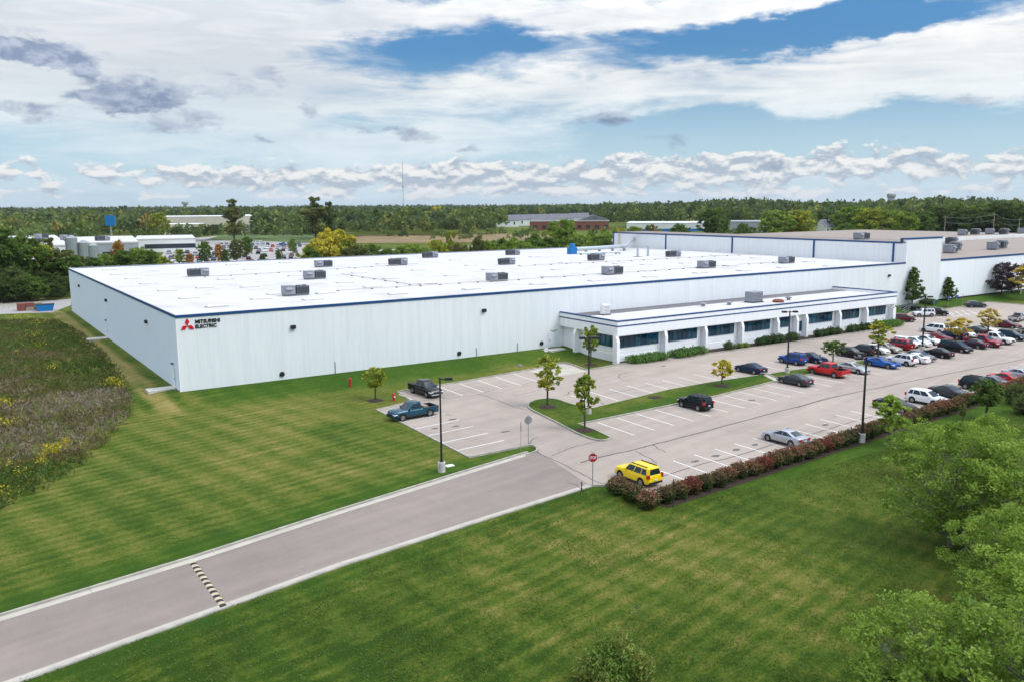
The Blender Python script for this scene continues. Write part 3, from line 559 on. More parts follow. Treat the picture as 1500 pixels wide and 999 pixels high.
for body, x0, x1, yt, yb in (('MITSUBISHI',286.1,322.2,468.3,475.0),('ELECTRIC',286.2,317.6,475.6,482.0)):
    A, B = PY(x0, yb, 0), PY(x1, yb-2.2, 0); hgt = PY(x0, yt+1.0, 0).z-A.z
    for i, ch in enumerate([body]): link('sign_lettering', text_mesh(body, B.x-A.x, hgt*1.0, .06, .035), plant, M['logo_black'], loc=(A.x, -.012, A.z+.05), rot=(R(90), 0, 0))
# ------------------------------------------------------------------ high bay block
TX0, TX1, TY, TZ = LX+.003, 149.4, 88.0, 12.95
hb_ = tag(empty('high_bay_block', (TX0, 0, 0)), 'taller white ribbed block with brown gravel roof rising behind the plant roof', 'factory'); ox = TX0
MB().box(0, TX1-ox, 0, .3, ZB, 13.45).box(TX1-ox-.3, TX1-ox, .302, 1.6, 8.5, 13.45).build('front_wall', M['wall_panel'], hb_)
MB().box(0, .3, .302, TY, ZB, TZ-.25).build('side_wall', M['wall_panel'], hb_)
MB().box(0, TX1-ox, TY+.003, TY+.3, ZB, TZ-.25).build('back_wall', M['wall_panel'], hb_); MB().box(TX1-ox-.3, TX1-ox, 1.602, TY, ZB, TZ-.25).build('side_wall', M['wall_panel'], hb_)
MB().box(.1, TX1-ox-.1, .31, TY, TZ-.24, TZ-.02).build('roof', M['gravel_roof'], hb_)
MB().box(-.08, .2, 1.4, TY, TZ-.3, TZ+.02).box(-.08, .2, .9, 1.398, TZ-.3, 13.72).box(-.08, TX1-ox+.08, -.08, .9, 13.44, 13.74).box(-.08, TX1-ox, TY-.1, TY+.38, TZ-.3, TZ+.02).build('roof_trim', M['trim_blue'], hb_)
for x in (899, 975.5, 1073, 1193, 1310):
    p = PXP(x, 350, TX0); MB().box(-.16, -.004, p.y-.18, p.y+.18, zr-.3, TZ-.31).build('downspout', M['trim_blue'], hb_)
# ------------------------------------------------------------------ east wing
wing = tag(empty('factory_wing', (TX1, 0, 0)), 'white factory wing with tan flat roof beside the tall block', 'factory'); WX = 150.0
MB().box(.003, WX, 0, .3, ZB, 8.75).build('front_wall', M['plain_panel'], wing); MB().box(.003, WX, .31, 47.9, 8.5, 8.8).build('roof', M['tan_roof'], wing); MB().box(.003, WX, -.08, .3, 8.76, 9.12).build('roof_trim', M['trim_blue'], wing)
MB().box(.003, WX, 48.0, 48.6, 8.5, 9.9).build('parapet', M['white_wall'], wing); MB().box(.003, WX, 48.61, 120, 8.6, 9.5).build('roof', M['tan_roof'], wing)
MB().box(.003, WX, -.06, -.002, ZB, .95).build('wall_base', M['mulch'], wing)  # mulch bed and the shade at the wall foot, put on as a dark band
for x, y in ((1382,402),(1413,424)):
    p = PY(x, y, 0); MB().box(p.x-.25, p.x+.25, -.28, -.003, p.z-.2, p.z+.2).build('wall_light', M['black_metal'], wing)
# ------------------------------------------------------------------ office annex
XA, XB, YA, HA = 51.96, 114.6, -12.8, 5.64
off = tag(empty('office_annex', (XA, YA, 0)), 'single storey white office annex with blue edged fascia and strip windows', 'office'); 
def ob(mb, name, m, parent=off, **k): return mb.build(name, M[m], parent, **k)
Lx, Ly = XB-XA, -YA-.005
fr, wl = .22, .95                        # fascia and wall set-back behind the fins
ob(MB().box(fr, Lx-.02, fr, fr+.3, 3.62, HA-.16).box(fr, fr+.3, fr+.302, Ly, 3.62, HA-.16).box(Lx-.32, Lx-.02, fr+.302, Ly, 3.62, HA-.16), 'fascia', 'painted_block')
ob(MB().box(fr-.04, Lx+.03, fr-.04, fr+.32, HA-.16, HA).box(fr-.04, fr+.32, fr+.322, Ly, HA-.16, HA).box(Lx-.34, Lx+.03, fr+.322, Ly, HA-.16, HA), 'roof_trim', 'trim_blue')
ob(MB().box(fr-.035, Lx+.01, fr-.035, fr-.002, 4.82, 4.98).box(fr-.035, fr-.002, fr, Ly, 4.82, 4.98).box(Lx-.018, Lx+.012, fr, Ly, 4.82, 4.98), 'fascia_band', 'trim_blue')
ob(MB().box(fr+.31, Lx-.33, fr+.31, Ly, 4.9, 5.12), 'roof', 'white_roof'); ob(MB().box(1.2, Lx-.6, Ly-3.3, Ly-.02, 5.125, 5.16), 'roof_strip', 'dark_roof')
ob(MB().box(fr+.31, Lx-.33, fr+.31, Ly, 3.5, 3.62), 'soffit', 'painted_block')
ob(MB().box(wl, Lx-.3, wl, wl+.3, -.2, 1.9).box(wl, Lx-.3, wl+.02, wl+.3, 1.9, 3.5), 'front_wall', 'painted_block')
ob(MB().box(wl, wl+.3, wl+.302, Ly, -.2, 3.5), 'side_wall', 'painted_block'); ob(MB().box(Lx-.3, Lx-.003, .5, Ly, -.2, 3.62).box(Lx-1.1, Lx-.302, .0, wl-.01, -.2, 3.0), 'side_wall', 'painted_block')
ob(MB().box(wl-.05, Lx-.3, wl-.05, wl-.003, -.2, .9).box(wl-.05, wl-.003, wl, Ly, -.2, 1.0), 'wall_base', 'painted_block')
fx = [52.1,60.8,68.57,76.13,84.01,88.49,90.8,99.13,106.34]
for i, X in enumerate(fx):
    x0 = X-XA-.2 if i else 0.0; mb = MB(); w_ = .45
    pr = [(0,-.2),(0,2.85),(fr+.05,3.61),(wl-.055,3.61),(wl-.055,-.2)]
    V = [(x0, y_, z_) for y_, z_ in pr]+[(x0+w_, y_, z_) for y_, z_ in pr]
    mb.add(V, [(0,1,2,3,4),(9,8,7,6,5)]+[(j,(j+1)%5,5+(j+1)%5,5+j) for j in range(5)]); ob(mb, 'fin', 'painted_block')
p = PXP(842, 505, XA); mb = MB(); pr = [(0,-.1),(0,2.85),(fr+.05,3.61),(wl-.055,3.61),(wl-.055,-.1)]; y0 = p.y-YA
mb.add([(a, y0, z_) for a, z_ in pr]+[(a, y0+.45, z_) for a, z_ in pr], [(0,1,2,3,4),(9,8,7,6,5)]+[(j,(j+1)%5,5+(j+1)%5,5+j) for j in range(5)]); ob(mb, 'fin', 'painted_block')
def window(x0, x1, z0, z1, n, side=False):
    f = MB(); w_ = .07; y1, y0 = wl-.055 if z0 < 1.9 else wl, wl-.10
    def bx(a, c, e, g): 
        if side: f.box(wl-.10, wl-.004, a, c, e, g)
        else: f.box(a, c, wl-.10, wl-.004 if e < 1.9 else wl+.016, e, g)
    bx(x0, x1, z0, z0+w_); bx(x0, x1, z1-w_, z1)
    for i in range(n+1): q = x0+(x1-x0-w_)*i/n; bx(q, q+w_, z0+w_+.001, z1-w_-.001)
    fo = f.build('window', M['window_frame'], off)
    for i in range(n):
        a = x0+(x1-x0-w_)*i/n+w_+.002; c = x0+(x1-x0-w_)*(i+1)/n-.002
        (MB().box(wl-.05, wl-.03, a, c, z0+w_, z1-w_) if side else MB().box(a, c, wl-.05, wl-.03, z0+w_, z1-w_)).build('pane', M[random.Random(int(a*37)+n).choice(('office_glass','office_glass','office_glass_deep','office_glass_deep','office_glass_pale'))], fo)
for a, c, n in ((52.75,60.1,7),(61.9,67.5,6),(69.6,75.1,6),(77.2,83.0,6),(85.0,87.5,3),(92.0,98.1,6),(100.2,105.2,6),(107.3,112.6,6)): window(a-XA, c-XA, 1.92, 3.49, n)
window(PXP(900, 500, XA).y-YA, PXP(853, 490, XA).y-YA, 1.92, 3.45, 7, True)
ob(MB().box(88.9-XA, 90.6-XA, wl-.02, wl-.004, 0, 2.5), 'door', 'office_glass'); ob(MB().tube([(89.2-XA,.2,0),(89.2-XA,.2,.95),(89.2-XA,.85,1.0),(89.2-XA,.85,0)], .03, 6), 'handrail', 'black_metal')
ob(MB().box(Lx-1.2,Lx-.9,-.02,.0,2.9,3.05), 'wall_light', 'black_metal')
# ------------------------------------------------------------------ roof plant
_uc = {}
def unit_mesh(v):
    if v in _uc: return _uc[v]
    r_ = {}; L = 4.4
    r_['base_curb'] = (MB().box(-2.1, 2.1, -.95, .95, 0, .3).me('curb'), 'unit_grey', None)
    a, c, sgn = (-2.2, -.35, 1) if v % 2 == 0 else (.35, 2.2, -1)
    r_['housing'] = (MB().box(a, c, -1.05, 1.05, .3, 1.75).box(a-.04, c+.04, -1.09, 1.09, 1.752, 1.80).me('housing'), 'unit_light', None)
    b0, b1 = (-.05, 2.2) if v % 2 == 0 else (-2.2, .05)
    r_['condenser'] = (MB().box(b0, b1, -1.0, 1.0, .3, 1.62).box(b0-.03, b1+.03, -1.04, 1.04, 1.622, 1.68).me('condenser'), 'unit_grey', None)
    mb = MB(); n = 9
    for i in range(n): z = .42+i*.125; mb.box(b0+.08, b1-.08, -1.03, -1.003, z, z+.07); mb.box((b1+.003 if v % 2 == 0 else b0-.03), (b1+.03 if v % 2 == 0 else b0-.003), -.9, .9, z, z+.07)
    r_['coil_guard'] = (mb.me('coil'), 'coil_dark', None)
    g0, g1 = (c+.002, b0-.002) if v % 2 == 0 else (b1+.002, a-.002)
    r_['gap_panel'] = (MB().box(g0, g1, -.8, .8, .3, 1.5).me('gap'), 'door_dark', None)
    h0 = (a+.15, a+1.25) if v % 2 == 0 else (c-1.25, c-.15)
    mb = MB(); mb.add([(h0[0],-1.06,1.55),(h0[1],-1.06,1.55),(h0[1],-1.55,1.2),(h0[0],-1.55,1.2),(h0[0],-1.06,1.0),(h0[1],-1.06,1.0)], [(0,1,2,3),(3,2,5,4),(0,3,4),(1,5,2),(0,4,5,1)])
    r_['intake_hood'] = (mb.me('hood'), 'unit_light', None)
    fan = MB()
    for q in (b0+.6, b1-.6): fan.lathe([(.42,1.682),(.42,1.78),(.36,1.78)], 14, 'z', (q, 0, 0))
    r_['fan_shroud'] = (fan.me('fan'), 'coil_dark', None)
    _uc[v] = r_; return r_
def roof_unit(p, v, label, sc=1.0, rz=0.0):
    o = tag(empty('rooftop_unit', p, rz), label, 'air conditioner', 'rooftop air handling units'); o.scale = (sc, sc, sc)
    for k, (me_, m_, _) in unit_mesh(v).items(): link(k, me_, o, M[m_])
    return o
ORD = 'first second third fourth fifth sixth seventh eighth ninth tenth eleventh twelfth thirteenth fourteenth fifteenth sixteenth seventeenth eighteenth nineteenth twentieth'.split()
def ordinal(n): return ORD[n] if n < 20 else ('twenty ', 'thirty ', 'forty ', 'fifty ')[(n+1)//10-2]+ORD[(n+1)%10-1] if (n+1) % 10 else {30:'thirtieth',40:'fortieth',50:'fiftieth',60:'sixtieth'}[n+1]
_ul = [(G(x, y, zr), v) for x, y, v in ((433,433,0),(290.5,405,1),(461,409,0),(474,391.5,0),(583,389,1),(630,378,1),(728,412,0),(742,388,1),(751,374,1),(873,382,1),(897,402.5,0),(986,376.5,1),(1035,393,0),(1152,386,0))]
for row, lo_, hi_ in (('row nearest the front wall', -9, 24), ('middle row', 24, 46), ('rear row', 46, 99)):
    for n_, (p, v) in enumerate(sorted([q for q in _ul if lo_ <= q[0].y < hi_], key=lambda q: q[0].x)):
        roof_unit((p.x, p.y, zr), v, ordinal(n_)+' air conditioning unit from the emblem corner in the '+row, (.76, .73, .79)[n_ % 3])
for i, (x, y) in enumerate(((1392,371),(1398,367),(1455,366),(1466,364),(1410,345),(1428,344),(1450,343.5),(1470,344),(1497,343),(1393,358))):
    p = G(x, y, 8.8 if y > 350 else 9.5); roof_unit((p.x, p.y, 8.802 if y > 350 else 9.502), i % 2, 'grey air handling unit on the tan roof of the factory wing', 1.1, .3)
p = G(1262, 349, TZ); u = roof_unit((143, max(10, min(80, PXP(1262,350,143).y)), TZ-.018), 0, 'lone bluish grey roof unit on the brown roof of the tall block', .8)
# annex roof gear
def small_unit(x, y, w, d, h, label, m='sign_white'):
    p = G(x, y, 5.12); o = tag(empty('condensing_unit', (p.x, p.y, 5.122)), label, 'air conditioner')
    MB().box(-w/2, w/2, -d/2, d/2, .12, h).build('cabinet', M[m], o); MB().box(-w/2-.1, w/2+.1, -d/2-.1, d/2+.1, 0, .118).build('skid', M['dark_plastic'], o)
    mb = MB()
    for i in range(6): mb.box(-w/2+.06, w/2-.06, -d/2-.02, -d/2-.003, .2+i*(h-.3)/6, .2+i*(h-.3)/6+.06)
    mb.build('louvre', M['coil_dark'], o)
small_unit(886, 461.5, 1.1, .9, 1.5, 'small white condenser near the corner of the office roof'); small_unit(1104, 443, 2.4, 1.6, 1.7, 'larger beige condenser in the middle of the office roof', 'unit_light')
for x, y, lb in ((1030,449,'low white vent on the office roof near the beige condenser'),(1068,447,'flat white vent left of the beige condenser'),(1155,440,'dark mushroom vent on the office roof')):
    p = G(x, y, 5.12); o = tag(empty('roof_vent', (p.x, p.y, 5.122)), lb, 'vent'); MB().lathe([(.3,0),(.3,.35)], 10).build('stem', M['unit_light'], o); MB().lathe([(.55,.352),(.55,.42),(.2,.55)], 12).build('cap', M['unit_light' if x < 1100 else 'unit_grey'], o)
p = G(1140, 443, 5.12); o = tag(empty('roof_vent', (p.x, p.y, 5.122)), 'low rust red round vent on the office roof', 'vent'); MB().lathe([(.9,0),(.9,.3),(.6,.45)], 16).build('cap', M['rust_red'], o)
# gas lines on blocks
def gas_line(px, label):
    pts = [G(x, y, zr+.2) for x, y in px]; o = tag(empty('roof_pipe', (pts[0].x, pts[0].y, zr)), label, 'pipe'); q = [(p.x-pts[0].x, p.y-pts[0].y, .17) for p in pts]
    MB().tube(q, .045, 5).build('pipe', M['pipe_steel'], o)
    for a, c in zip(q, q[1:]):
        a, c = Vector(a), Vector(c); n = max(1, int((c-a).length/3.2))
        for i in range(n): t = a+(c-a)*(i/n); MB().box(t.x-.14, t.x+.14, t.y-.14, t.y+.14, .001, .124).build('support_block', M['wood_block'], o)
gas_line([(495,425),(545,422),(616,418),(700,412.5),(760,409),(827,404.5),(883,400.5),(960,396),(1040,390),(1150,383)], 'long yellowish gas pipe on small blocks along the front of the plant roof')
gas_line([(300,405),(375,401),(440,397),(520,392),(613,386)], 'gas pipe on blocks running past the left roof units')
gas_line([(640,415),(600,416.5),(548,408),(500,401)], 'branching gas pipe on blocks in the middle of the plant roof')
gas_line([(760,389),(830,386),(925,381.5),(1010,377),(1100,372.5)], 'gas pipe on blocks along the rear roof units')
# duct and stacks at the rear of the roof
A, B = G(838, 366.5, zr+1.0), G(916, 362, zr+1.0); o = tag(empty('roof_duct', (A.x, A.y, zr)), 'fat silver duct with blue fan end across the rear of the plant roof', 'duct')
B = Vector((A.x+(B.x-A.x), A.y+(B.y-A.y), 0)); q = Vector((B.x-A.x, B.y-A.y, 0)); E_ = PXP(927, 355.5, TX0)
MB().tube([(1.2,0,1.1),(q.x*.5,q.y*.5,1.1),(q.x,q.y,1.2),(q.x+(E_.x-A.x-q.x)*.5,q.y+(E_.y-A.y-q.y)*.5,1.9),(E_.x-A.x-.05,E_.y-A.y,2.3)], .48, 12).build('pipe', M['duct_steel'], o, smooth=True, sharp=.8)
MB().box(-.9, .9, -.8, .8, 0, 1.5).lathe([(.75,1.5),(.6,2.5)], 12).build('fan_housing', M['duct_blue'], o)
for t in (.25, .5, .75, .98): MB().box(q.x*t-.1, q.x*t+.1, q.y*t-.4, q.y*t+.4, 0, .66).build('stand', M['galv'], o)
A2, B2 = G(848, 371, zr+.5), G(905, 369.5, zr+.5); o = tag(empty('roof_duct', (A2.x, A2.y, zr)), 'thin grey pipe run with elbow in front of the fat silver duct', 'duct'); q2 = B2-A2
MB().tube([(0,0,.5),(q2.x,q2.y,.5),(q2.x+.8,q2.y,.1)], .22, 8).build('pipe', M['duct_steel'], o)
for t in (.05, .35, .65, .95): MB().box(q2.x*t-.08, q2.x*t+.08, q2.y*t-.3, q2.y*t+.3, 0, .30).build('stand', M['galv'], o)
for x, y, lb in ((934,376.5,'galvanised stack with dark base flashing on the plant roof'),(949,375.5,'plain galvanised stack right of the flashed one')):
    p = G(x, y, zr); o = tag(empty('flue_stack', (p.x, p.y, zr)), lb, 'flue'); MB().lathe([(.24,.05),(.24,2.1),(.32,2.1),(.32,2.35)], 10).build('flue', M['duct_steel'], o); MB().lathe([(1.2 if x < 940 else .5, 0),(.3,.12)], 12).build('flashing', M['dark_roof' if x < 940 else 'unit_light'], o)
for x, y0_, lb in ((908,357,'yellow ladder against the rear of the tall block'),(956,341,'short yellow ladder top over the tall block roof')):
    p = PXP(x, y0_, TX0); o = tag(empty('roof_ladder', (TX0-.35, p.y, zr) if x < 940 else (TX0+1.0, p.y, TZ-.018)), lb, 'ladder'); h = 4.9 if x < 940 else 1.3
    MB().box(-.03, .03, -.35, -.29, 0, h).box(-.03, .03, .29, .35, 0, h).build('rail', M['pipe_yellow'], o)
    for k in range(int(h/.35)): MB().box(-.02, .02, -.289, .289, .25+k*.35, .29+k*.35).build('rung', M['pipe_yellow'], o)
    MB().tube([(-.7*math.cos(R(a)), .5*math.sin(R(a)), h) for a in range(-90,91,30)], .03, 4).build('hoop', M['pipe_yellow'], o)
    if x < 940: MB().box(-.001, .34, -.34, -.30, h*.9, h*.9+.05).box(-.001, .34, .30, .34, h*.9, h*.9+.05).build('bracket', M['pipe_yellow'], o)
# ------------------------------------------------------------------ vehicles
def interp(prof, x):
    for (a, za), (c, zc) in zip(prof, prof[1:]):
        if a <= x <= c:
            t = (x-a)/(c-a+1e-9); return za+(zc-za)*t
    return prof[0][1] if x < prof[0][0] else prof[-1][1]
KIND = {
 # L, W, H, wheel radius, axle front, axle rear, top profile (rear to front), belt: rear x / front x, roof: rear x / front x, belt z, door splits, clear
 'sedan':  dict(L=4.8, W=1.84, H=1.46, r=.33, af=1.42, ar=-1.38, prof=[(-2.4,.60),(-2.36,.88),(-2.15,1.03),(-1.55,1.06),(0.95,1.00),(1.7,.90),(2.15,.78),(2.36,.62),(2.4,.48)], br=-1.85, bf=1.05, rr=-.85, rf=.18, bz=.98, sp=(.0,.18,.56,1.0), cl=.20),
 'coupe':  dict(L=4.95, W=1.92, H=1.42, r=.36, af=1.52, ar=-1.42, prof=[(-2.47,.60),(-2.44,.92),(-2.2,1.06),(-1.5,1.10),(0.65,1.02),(1.7,.96),(2.3,.84),(2.45,.66),(2.47,.46)], br=-1.75, bf=.75, rr=-.85, rf=.0, bz=1.02, sp=(.0,.30,1.0), cl=.19),
 'hatch':  dict(L=4.5, W=1.80, H=1.50, r=.33, af=1.36, ar=-1.30, prof=[(-2.25,.58),(-2.22,.95),(-2.1,1.02),(1.0,1.00),(1.7,.90),(2.1,.74),(2.23,.60),(2.25,.46)], br=-2.05, bf=1.15, rr=-1.25, rf=.25, bz=.98, sp=(.0,.26,.60,1.0), cl=.20),
 'suv':    dict(L=4.6, W=1.88, H=1.70, r=.36, af=1.36, ar=-1.32, prof=[(-2.3,.60),(-2.28,1.05),(-2.22,1.12),(1.0,1.08),(1.8,1.00),(2.15,.88),(2.28,.66),(2.3,.50)], br=-2.20, bf=1.15, rr=-1.85, rf=.30, bz=1.06, sp=(.0,.24,.60,1.0), cl=.26),
 'boxsuv': dict(L=4.35, W=1.86, H=1.72, r=.37, af=1.32, ar=-1.28, prof=[(-2.17,.55),(-2.15,1.06),(-2.1,1.12),(0.9,1.10),(1.7,1.06),(2.08,.98),(2.16,.72),(2.17,.50)], br=-2.12, bf=.98, rr=-1.98, rf=.48, bz=1.08, sp=(.0,.27,.61,1.0), cl=.28),
 'minivan':dict(L=5.05, W=1.98, H=1.76, r=.35, af=1.55, ar=-1.45, prof=[(-2.52,.60),(-2.5,1.05),(-2.45,1.10),(1.4,1.04),(2.05,.92),(2.4,.74),(2.5,.60),(2.52,.46)], br=-2.44, bf=1.65, rr=-2.15, rf=.55, bz=1.02, sp=(.0,.27,.60,1.0), cl=.20),
 'pickup': dict(L=5.85, W=2.0, H=1.88, r=.40, af=1.85, ar=-1.75, prof=[(-.85,1.12),(1.15,1.14),(2.3,1.10),(2.75,.98),(2.9,.75),(2.92,.55)], br=-.82, bf=1.30, rr=-.70, rf=.55, bz=1.14, sp=(.0,.36,1.0), cl=.34, bed=(-2.92,-.86)),
 'crewpickup': dict(L=5.75, W=2.0, H=1.90, r=.40, af=1.80, ar=-1.70, prof=[(-1.15,1.13),(1.10,1.15),(2.25,1.11),(2.70,.99),(2.85,.75),(2.87,.55)], br=-1.12, bf=1.25, rr=-1.0, rf=.50, bz=1.15, sp=(.0,.46,1.0), cl=.34, bed=(-2.87,-1.16)),
 'regpickup': dict(L=5.2, W=1.88, H=1.75, r=.38, af=1.62, ar=-1.55, prof=[(-.25,1.06),(1.0,1.08),(2.1,1.02),(2.45,.90),(2.58,.70),(2.6,.5)], br=-.22, bf=1.12, rr=-.12, rf=.42, bz=1.08, sp=(.0,1.0), cl=.32, bed=(-2.6,-.26)),
}
_kc = {}
def kind_parts(kind):
    if kind in _kc: return _kc[kind]
    k = KIND[kind]; L, W, H = k['L'], k['W'], k['H']; hw = W/2; P = []; prof = k['prof']; x0 = prof[0][0] if 'bed' in k else -L/2; x1 = L/2
    # lower body: a loft of rounded sections
    xs_ = sorted(set([x0, x0+.04, x0+.14, x0+.3]+list(np.linspace(x0+.5, x1-.5, 13))+[x1-.3, x1-.14, x1-.05, x1]+[p[0] for p in prof])); V = []; Fc = []
    for x in xs_:
        zt = interp(prof, x); e = min(x1-x, (x-x0) if 'bed' not in k else 9); w = hw*(1-.16*max(0, 1-e/.55)**2); zb = k['cl']+.12*max(0, 1-e/.4)
        zm = zb+(zt-zb)*.52
        half = [(0, zb), (w*.86, zb), (w*.965, zb+.09), (w, zm-.08), (w*.995, zm+.10), (w*.965, zt-.10), (w*.90, zt-.025), (w*.72, zt+.005), (0, zt+.03)]
        ring = [(x, -y, z) for y, z in half]+[(x, y, z) for y, z in half[-2:0:-1]]
        V += ring
    n = 16
    for i in range(len(xs_)-1):
        for j in range(n): Fc.append((i*n+j, i*n+(j+1)%n, (i+1)*n+(j+1)%n, (i+1)*n+j))
    Fc += [tuple(range(n)), tuple(range(len(xs_)*n-1, (len(xs_)-1)*n-1, -1))]
    body = MB().add(V, Fc)
    # cabin
    br, bf, rr_, rf, bz = k['br'], k['bf'], k['rr'], k['rf'], k['bz']; wb, wr = hw*.93, hw*.74
    def ring(xr, xf, w, z, ch=.16): return [(xf, w*.78, z), (xf-ch, w, z), (xr+ch, w, z), (xr, w*.80, z), (xr, -w*.80, z), (xr+ch, -w, z), (xf-ch, -w, z), (xf, -w*.78, z)]
    lv = [ring(br, bf, wb, bz-.12), ring(br, bf, wb, bz), ring(rr_, rf, wr, H-.075), ring(rr_+.10, rf-.12, wr*.93, H-.02), ring(rr_+.35, rf-.35, wr*.62, H)]
    V = [q for r_ in lv for q in r_]; Fc = []
    for i in range(len(lv)-1):
        for j in range(8): Fc.append((i*8+j, i*8+(j+1)%8, (i+1)*8+(j+1)%8, (i+1)*8+j))
    Fc.append(tuple(range(len(lv)*8-8, len(lv)*8))); body.add(V, Fc)
    if 'bed' in k:
        b0, b1 = k['bed']; zt = prof[0][1]+.02; zc = k['cl']+.06; t = .10; w = hw*.985
        body.add([(b0,-w,zc),(b1,-w,zc),(b1,w,zc),(b0,w,zc),(b0,-w,zt),(b1,-w,zt),(b1,w,zt),(b0,w,zt),(b0+t,-w+t,zt),(b1-t,-w+t,zt),(b1-t,w-t,zt),(b0+t,w-t,zt)],
                 [(0,3,2,1),(0,1,5,4),(1,2,6,5),(2,3,7,6),(3,0,4,7),(4,5,9,8),(5,6,10,9),(6,7,11,10),(7,4,8,11)])
    P.append(('body', body.me('body', True, R(38)), 'paint', None))
    if 'bed' in k:
        P.append(('bed_liner', MB().add([(b0+t,-w+t,zt-.01),(b1-t,-w+t,zt-.01),(b1-t,w-t,zt-.01),(b0+t,w-t,zt-.01),(b0+t,-w+t,.72),(b1-t,-w+t,.72),(b1-t,w-t,.72),(b0+t,w-t,.72)], [(4,5,6,7),(0,4,5,1),(1,5,6,2),(2,6,7,3),(3,7,4,0)]).me('liner'), 'dark_plastic', None))
        P.append(('tailgate', MB().box(b0-.035, b0-.002, -w+.12, w-.12, .70, zt-.03).me('tailgate'), 'paint', None))
    # glass
    def lerp(a, c, t): return tuple(a[i]+(c[i]-a[i])*t for i in range(3))
    def pane(A, B, C, D, iu, iv0, iv1, off):     # A,B bottom, C,D top
        f = lambda u, v: Vector(lerp(lerp(A, B, u), lerp(D, C, u), v))
        q = [f(iu, iv0), f(1-iu, iv0), f(1-iu, iv1), f(iu, iv1)]; nn = (q[1]-q[0]).cross(q[3]-q[0]).normalized()
        if nn.dot(Vector(off)) < 0: nn = -nn
        return MB().add([v+nn*.012 for v in q]+[v-nn*.01 for v in q], [(0,1,2,3),(7,6,5,4)]+[(i,(i+1)%4,4+(i+1)%4,4+i) for i in range(4)])
    zt_ = H-.075
    P.append(('windscreen', pane((bf,-wb*.78,bz),(bf,wb*.78,bz),(rf,wr*.78,zt_),(rf,-wr*.78,zt_), .02, .03, .95, (1,0,0)).me('ws'), 'car_glass', None))
    P.append(('rear_window', pane((br,-wb*.8,bz),(br,wb*.8,bz),(rr_,wr*.8,zt_),(rr_,-wr*.8,zt_), .05, .10, .90, (-1,0,0)).me('rw'), 'car_glass', None))
    for s in (-1, 1):
        A, B, C, D = (br+.16, s*wb, bz), (bf-.16, s*wb, bz), (rf-.16, s*wr, zt_), (rr_+.16, s*wr, zt_)
        for u0, u1 in zip(k['sp'], k['sp'][1:]):
            g = .03; ee = lambda u: min(max(u, .03), .97)
            a, c = ee(u0+g*.6), ee(u1-g*.6)
            P.append(('side_window', pane(lerp(A,B,a), lerp(A,B,c), lerp(D,C,c), lerp(D,C,a), .0, .08, .93, (0,s,0)).me('sw'), 'car_glass', None))
        for xx, nm in ((k['af'],'f'),(k['ar'],'r')):
            P.append(('wheel_arch', MB().lathe([(k['r']*1.20, s*(hw*.86)),(k['r']*1.20, s*(hw+.004)),(k['r']*1.02, s*(hw+.004))], 18, 'y', (xx, 0, k['r']+.03)).me('arch'), 'arch_black', None))
            tw = .21
            P.append(('wheel', MB().lathe([(k['r']*.6, s*(hw-tw)),(k['r']*.94, s*(hw-tw)),(k['r'], s*(hw-tw+.04)),(k['r'], s*(hw-.02)),(k['r']*.93, s*(hw+.018)),(k['r']*.66, s*(hw+.016)),(k['r']*.64, s*(hw-.01))], 20, 'y', (xx, 0, k['r'])).me('tyre', True, .6), 'rubber', 'rim'))
            mb = MB(); rim = k['r']*.64; hy = s*(hw+.012)
            for q in range(5):
                a0 = 2*math.pi*q/5; d = .23
                pts = [(rim*.18*math.cos(a0-.6), rim*.18*math.sin(a0-.6)), (rim*math.cos(a0-d), rim*math.sin(a0-d)), (rim*math.cos(a0+d), rim*math.sin(a0+d)), (rim*.18*math.cos(a0+.6), rim*.18*math.sin(a0+.6))]
                mb.add([(xx+p[0], hy, k['r']+p[1]) for p in pts], [(0,1,2,3)])
            mb.lathe([(rim*.26, hy-s*.002),(rim*.26, hy+s*.006)], 8, 'y', (xx, 0, k['r'])); 
            nr = 20; mb.add([(xx+rim*f*math.cos(2*math.pi*j/nr), hy, k['r']+rim*f*math.sin(2*math.pi*j/nr)) for f in (1.0,.86) for j in range(nr)], [(j,(j+1)%nr,nr+(j+1)%nr,nr+j) for j in range(nr)])
            P.append(('rim', mb.me('rim'), 'rim_metal', 'child'))
        P.append(('mirror', MB().box(bf-.42, bf-.30, s*(hw*.95), s*(hw+.17), bz+.0, bz+.17).me('mirror'), 'mirror', None))
        # lamps
        fz = interp(prof, x1-.18); lh = .15
        ye = hw*(1-.16*(1-.10/.55)**2)
        P.append(('headlight', MB().add([(x1-.02, s*ye*.60, fz-.16), (x1-.02, s*ye*.60, fz-.16-lh), (x1-.06, s*(ye+.0), fz-.16), (x1-.06, s*ye, fz-.16-lh), (x1-.42, s*(hw+.006), fz-.10), (x1-.42, s*(hw+.006), fz-.10-lh*.7), (x1-.2, s*ye*.60, fz-.11), (x1-.4, s*ye*.8, fz-.05)], [(0,2,3,1),(2,4,5,3),(0,6,2),(6,7,4,2),(1,3,5)]).me('hl'), 'head_lamp', None))
        xr = -L/2
        if 'bed' in k: tz0, tz1, yo = .78, prof[0][1]-.02, hw*.985; P.append(('taillight', MB().box(xr-.02, xr+.10, min(s*(yo-.14), s*(yo+.012)), max(s*(yo-.14), s*(yo+.012)), tz0, tz1).me('tl'), 'tail_lamp', None))
        elif H > 1.6: P.append(('taillight', MB().box(xr-.015, xr+.22, min(s*hw*.72, s*(hw*.96)), max(s*hw*.72, s*hw*.96), k['bz']-.22, k['bz']+.10).me('tl'), 'tail_lamp', None))
        else: P.append(('taillight', MB().box(xr-.015, xr+.16, min(s*hw*.52, s*(hw*.93)), max(s*hw*.52, s*hw*.93), .76, .92).me('tl'), 'tail_lamp', None))
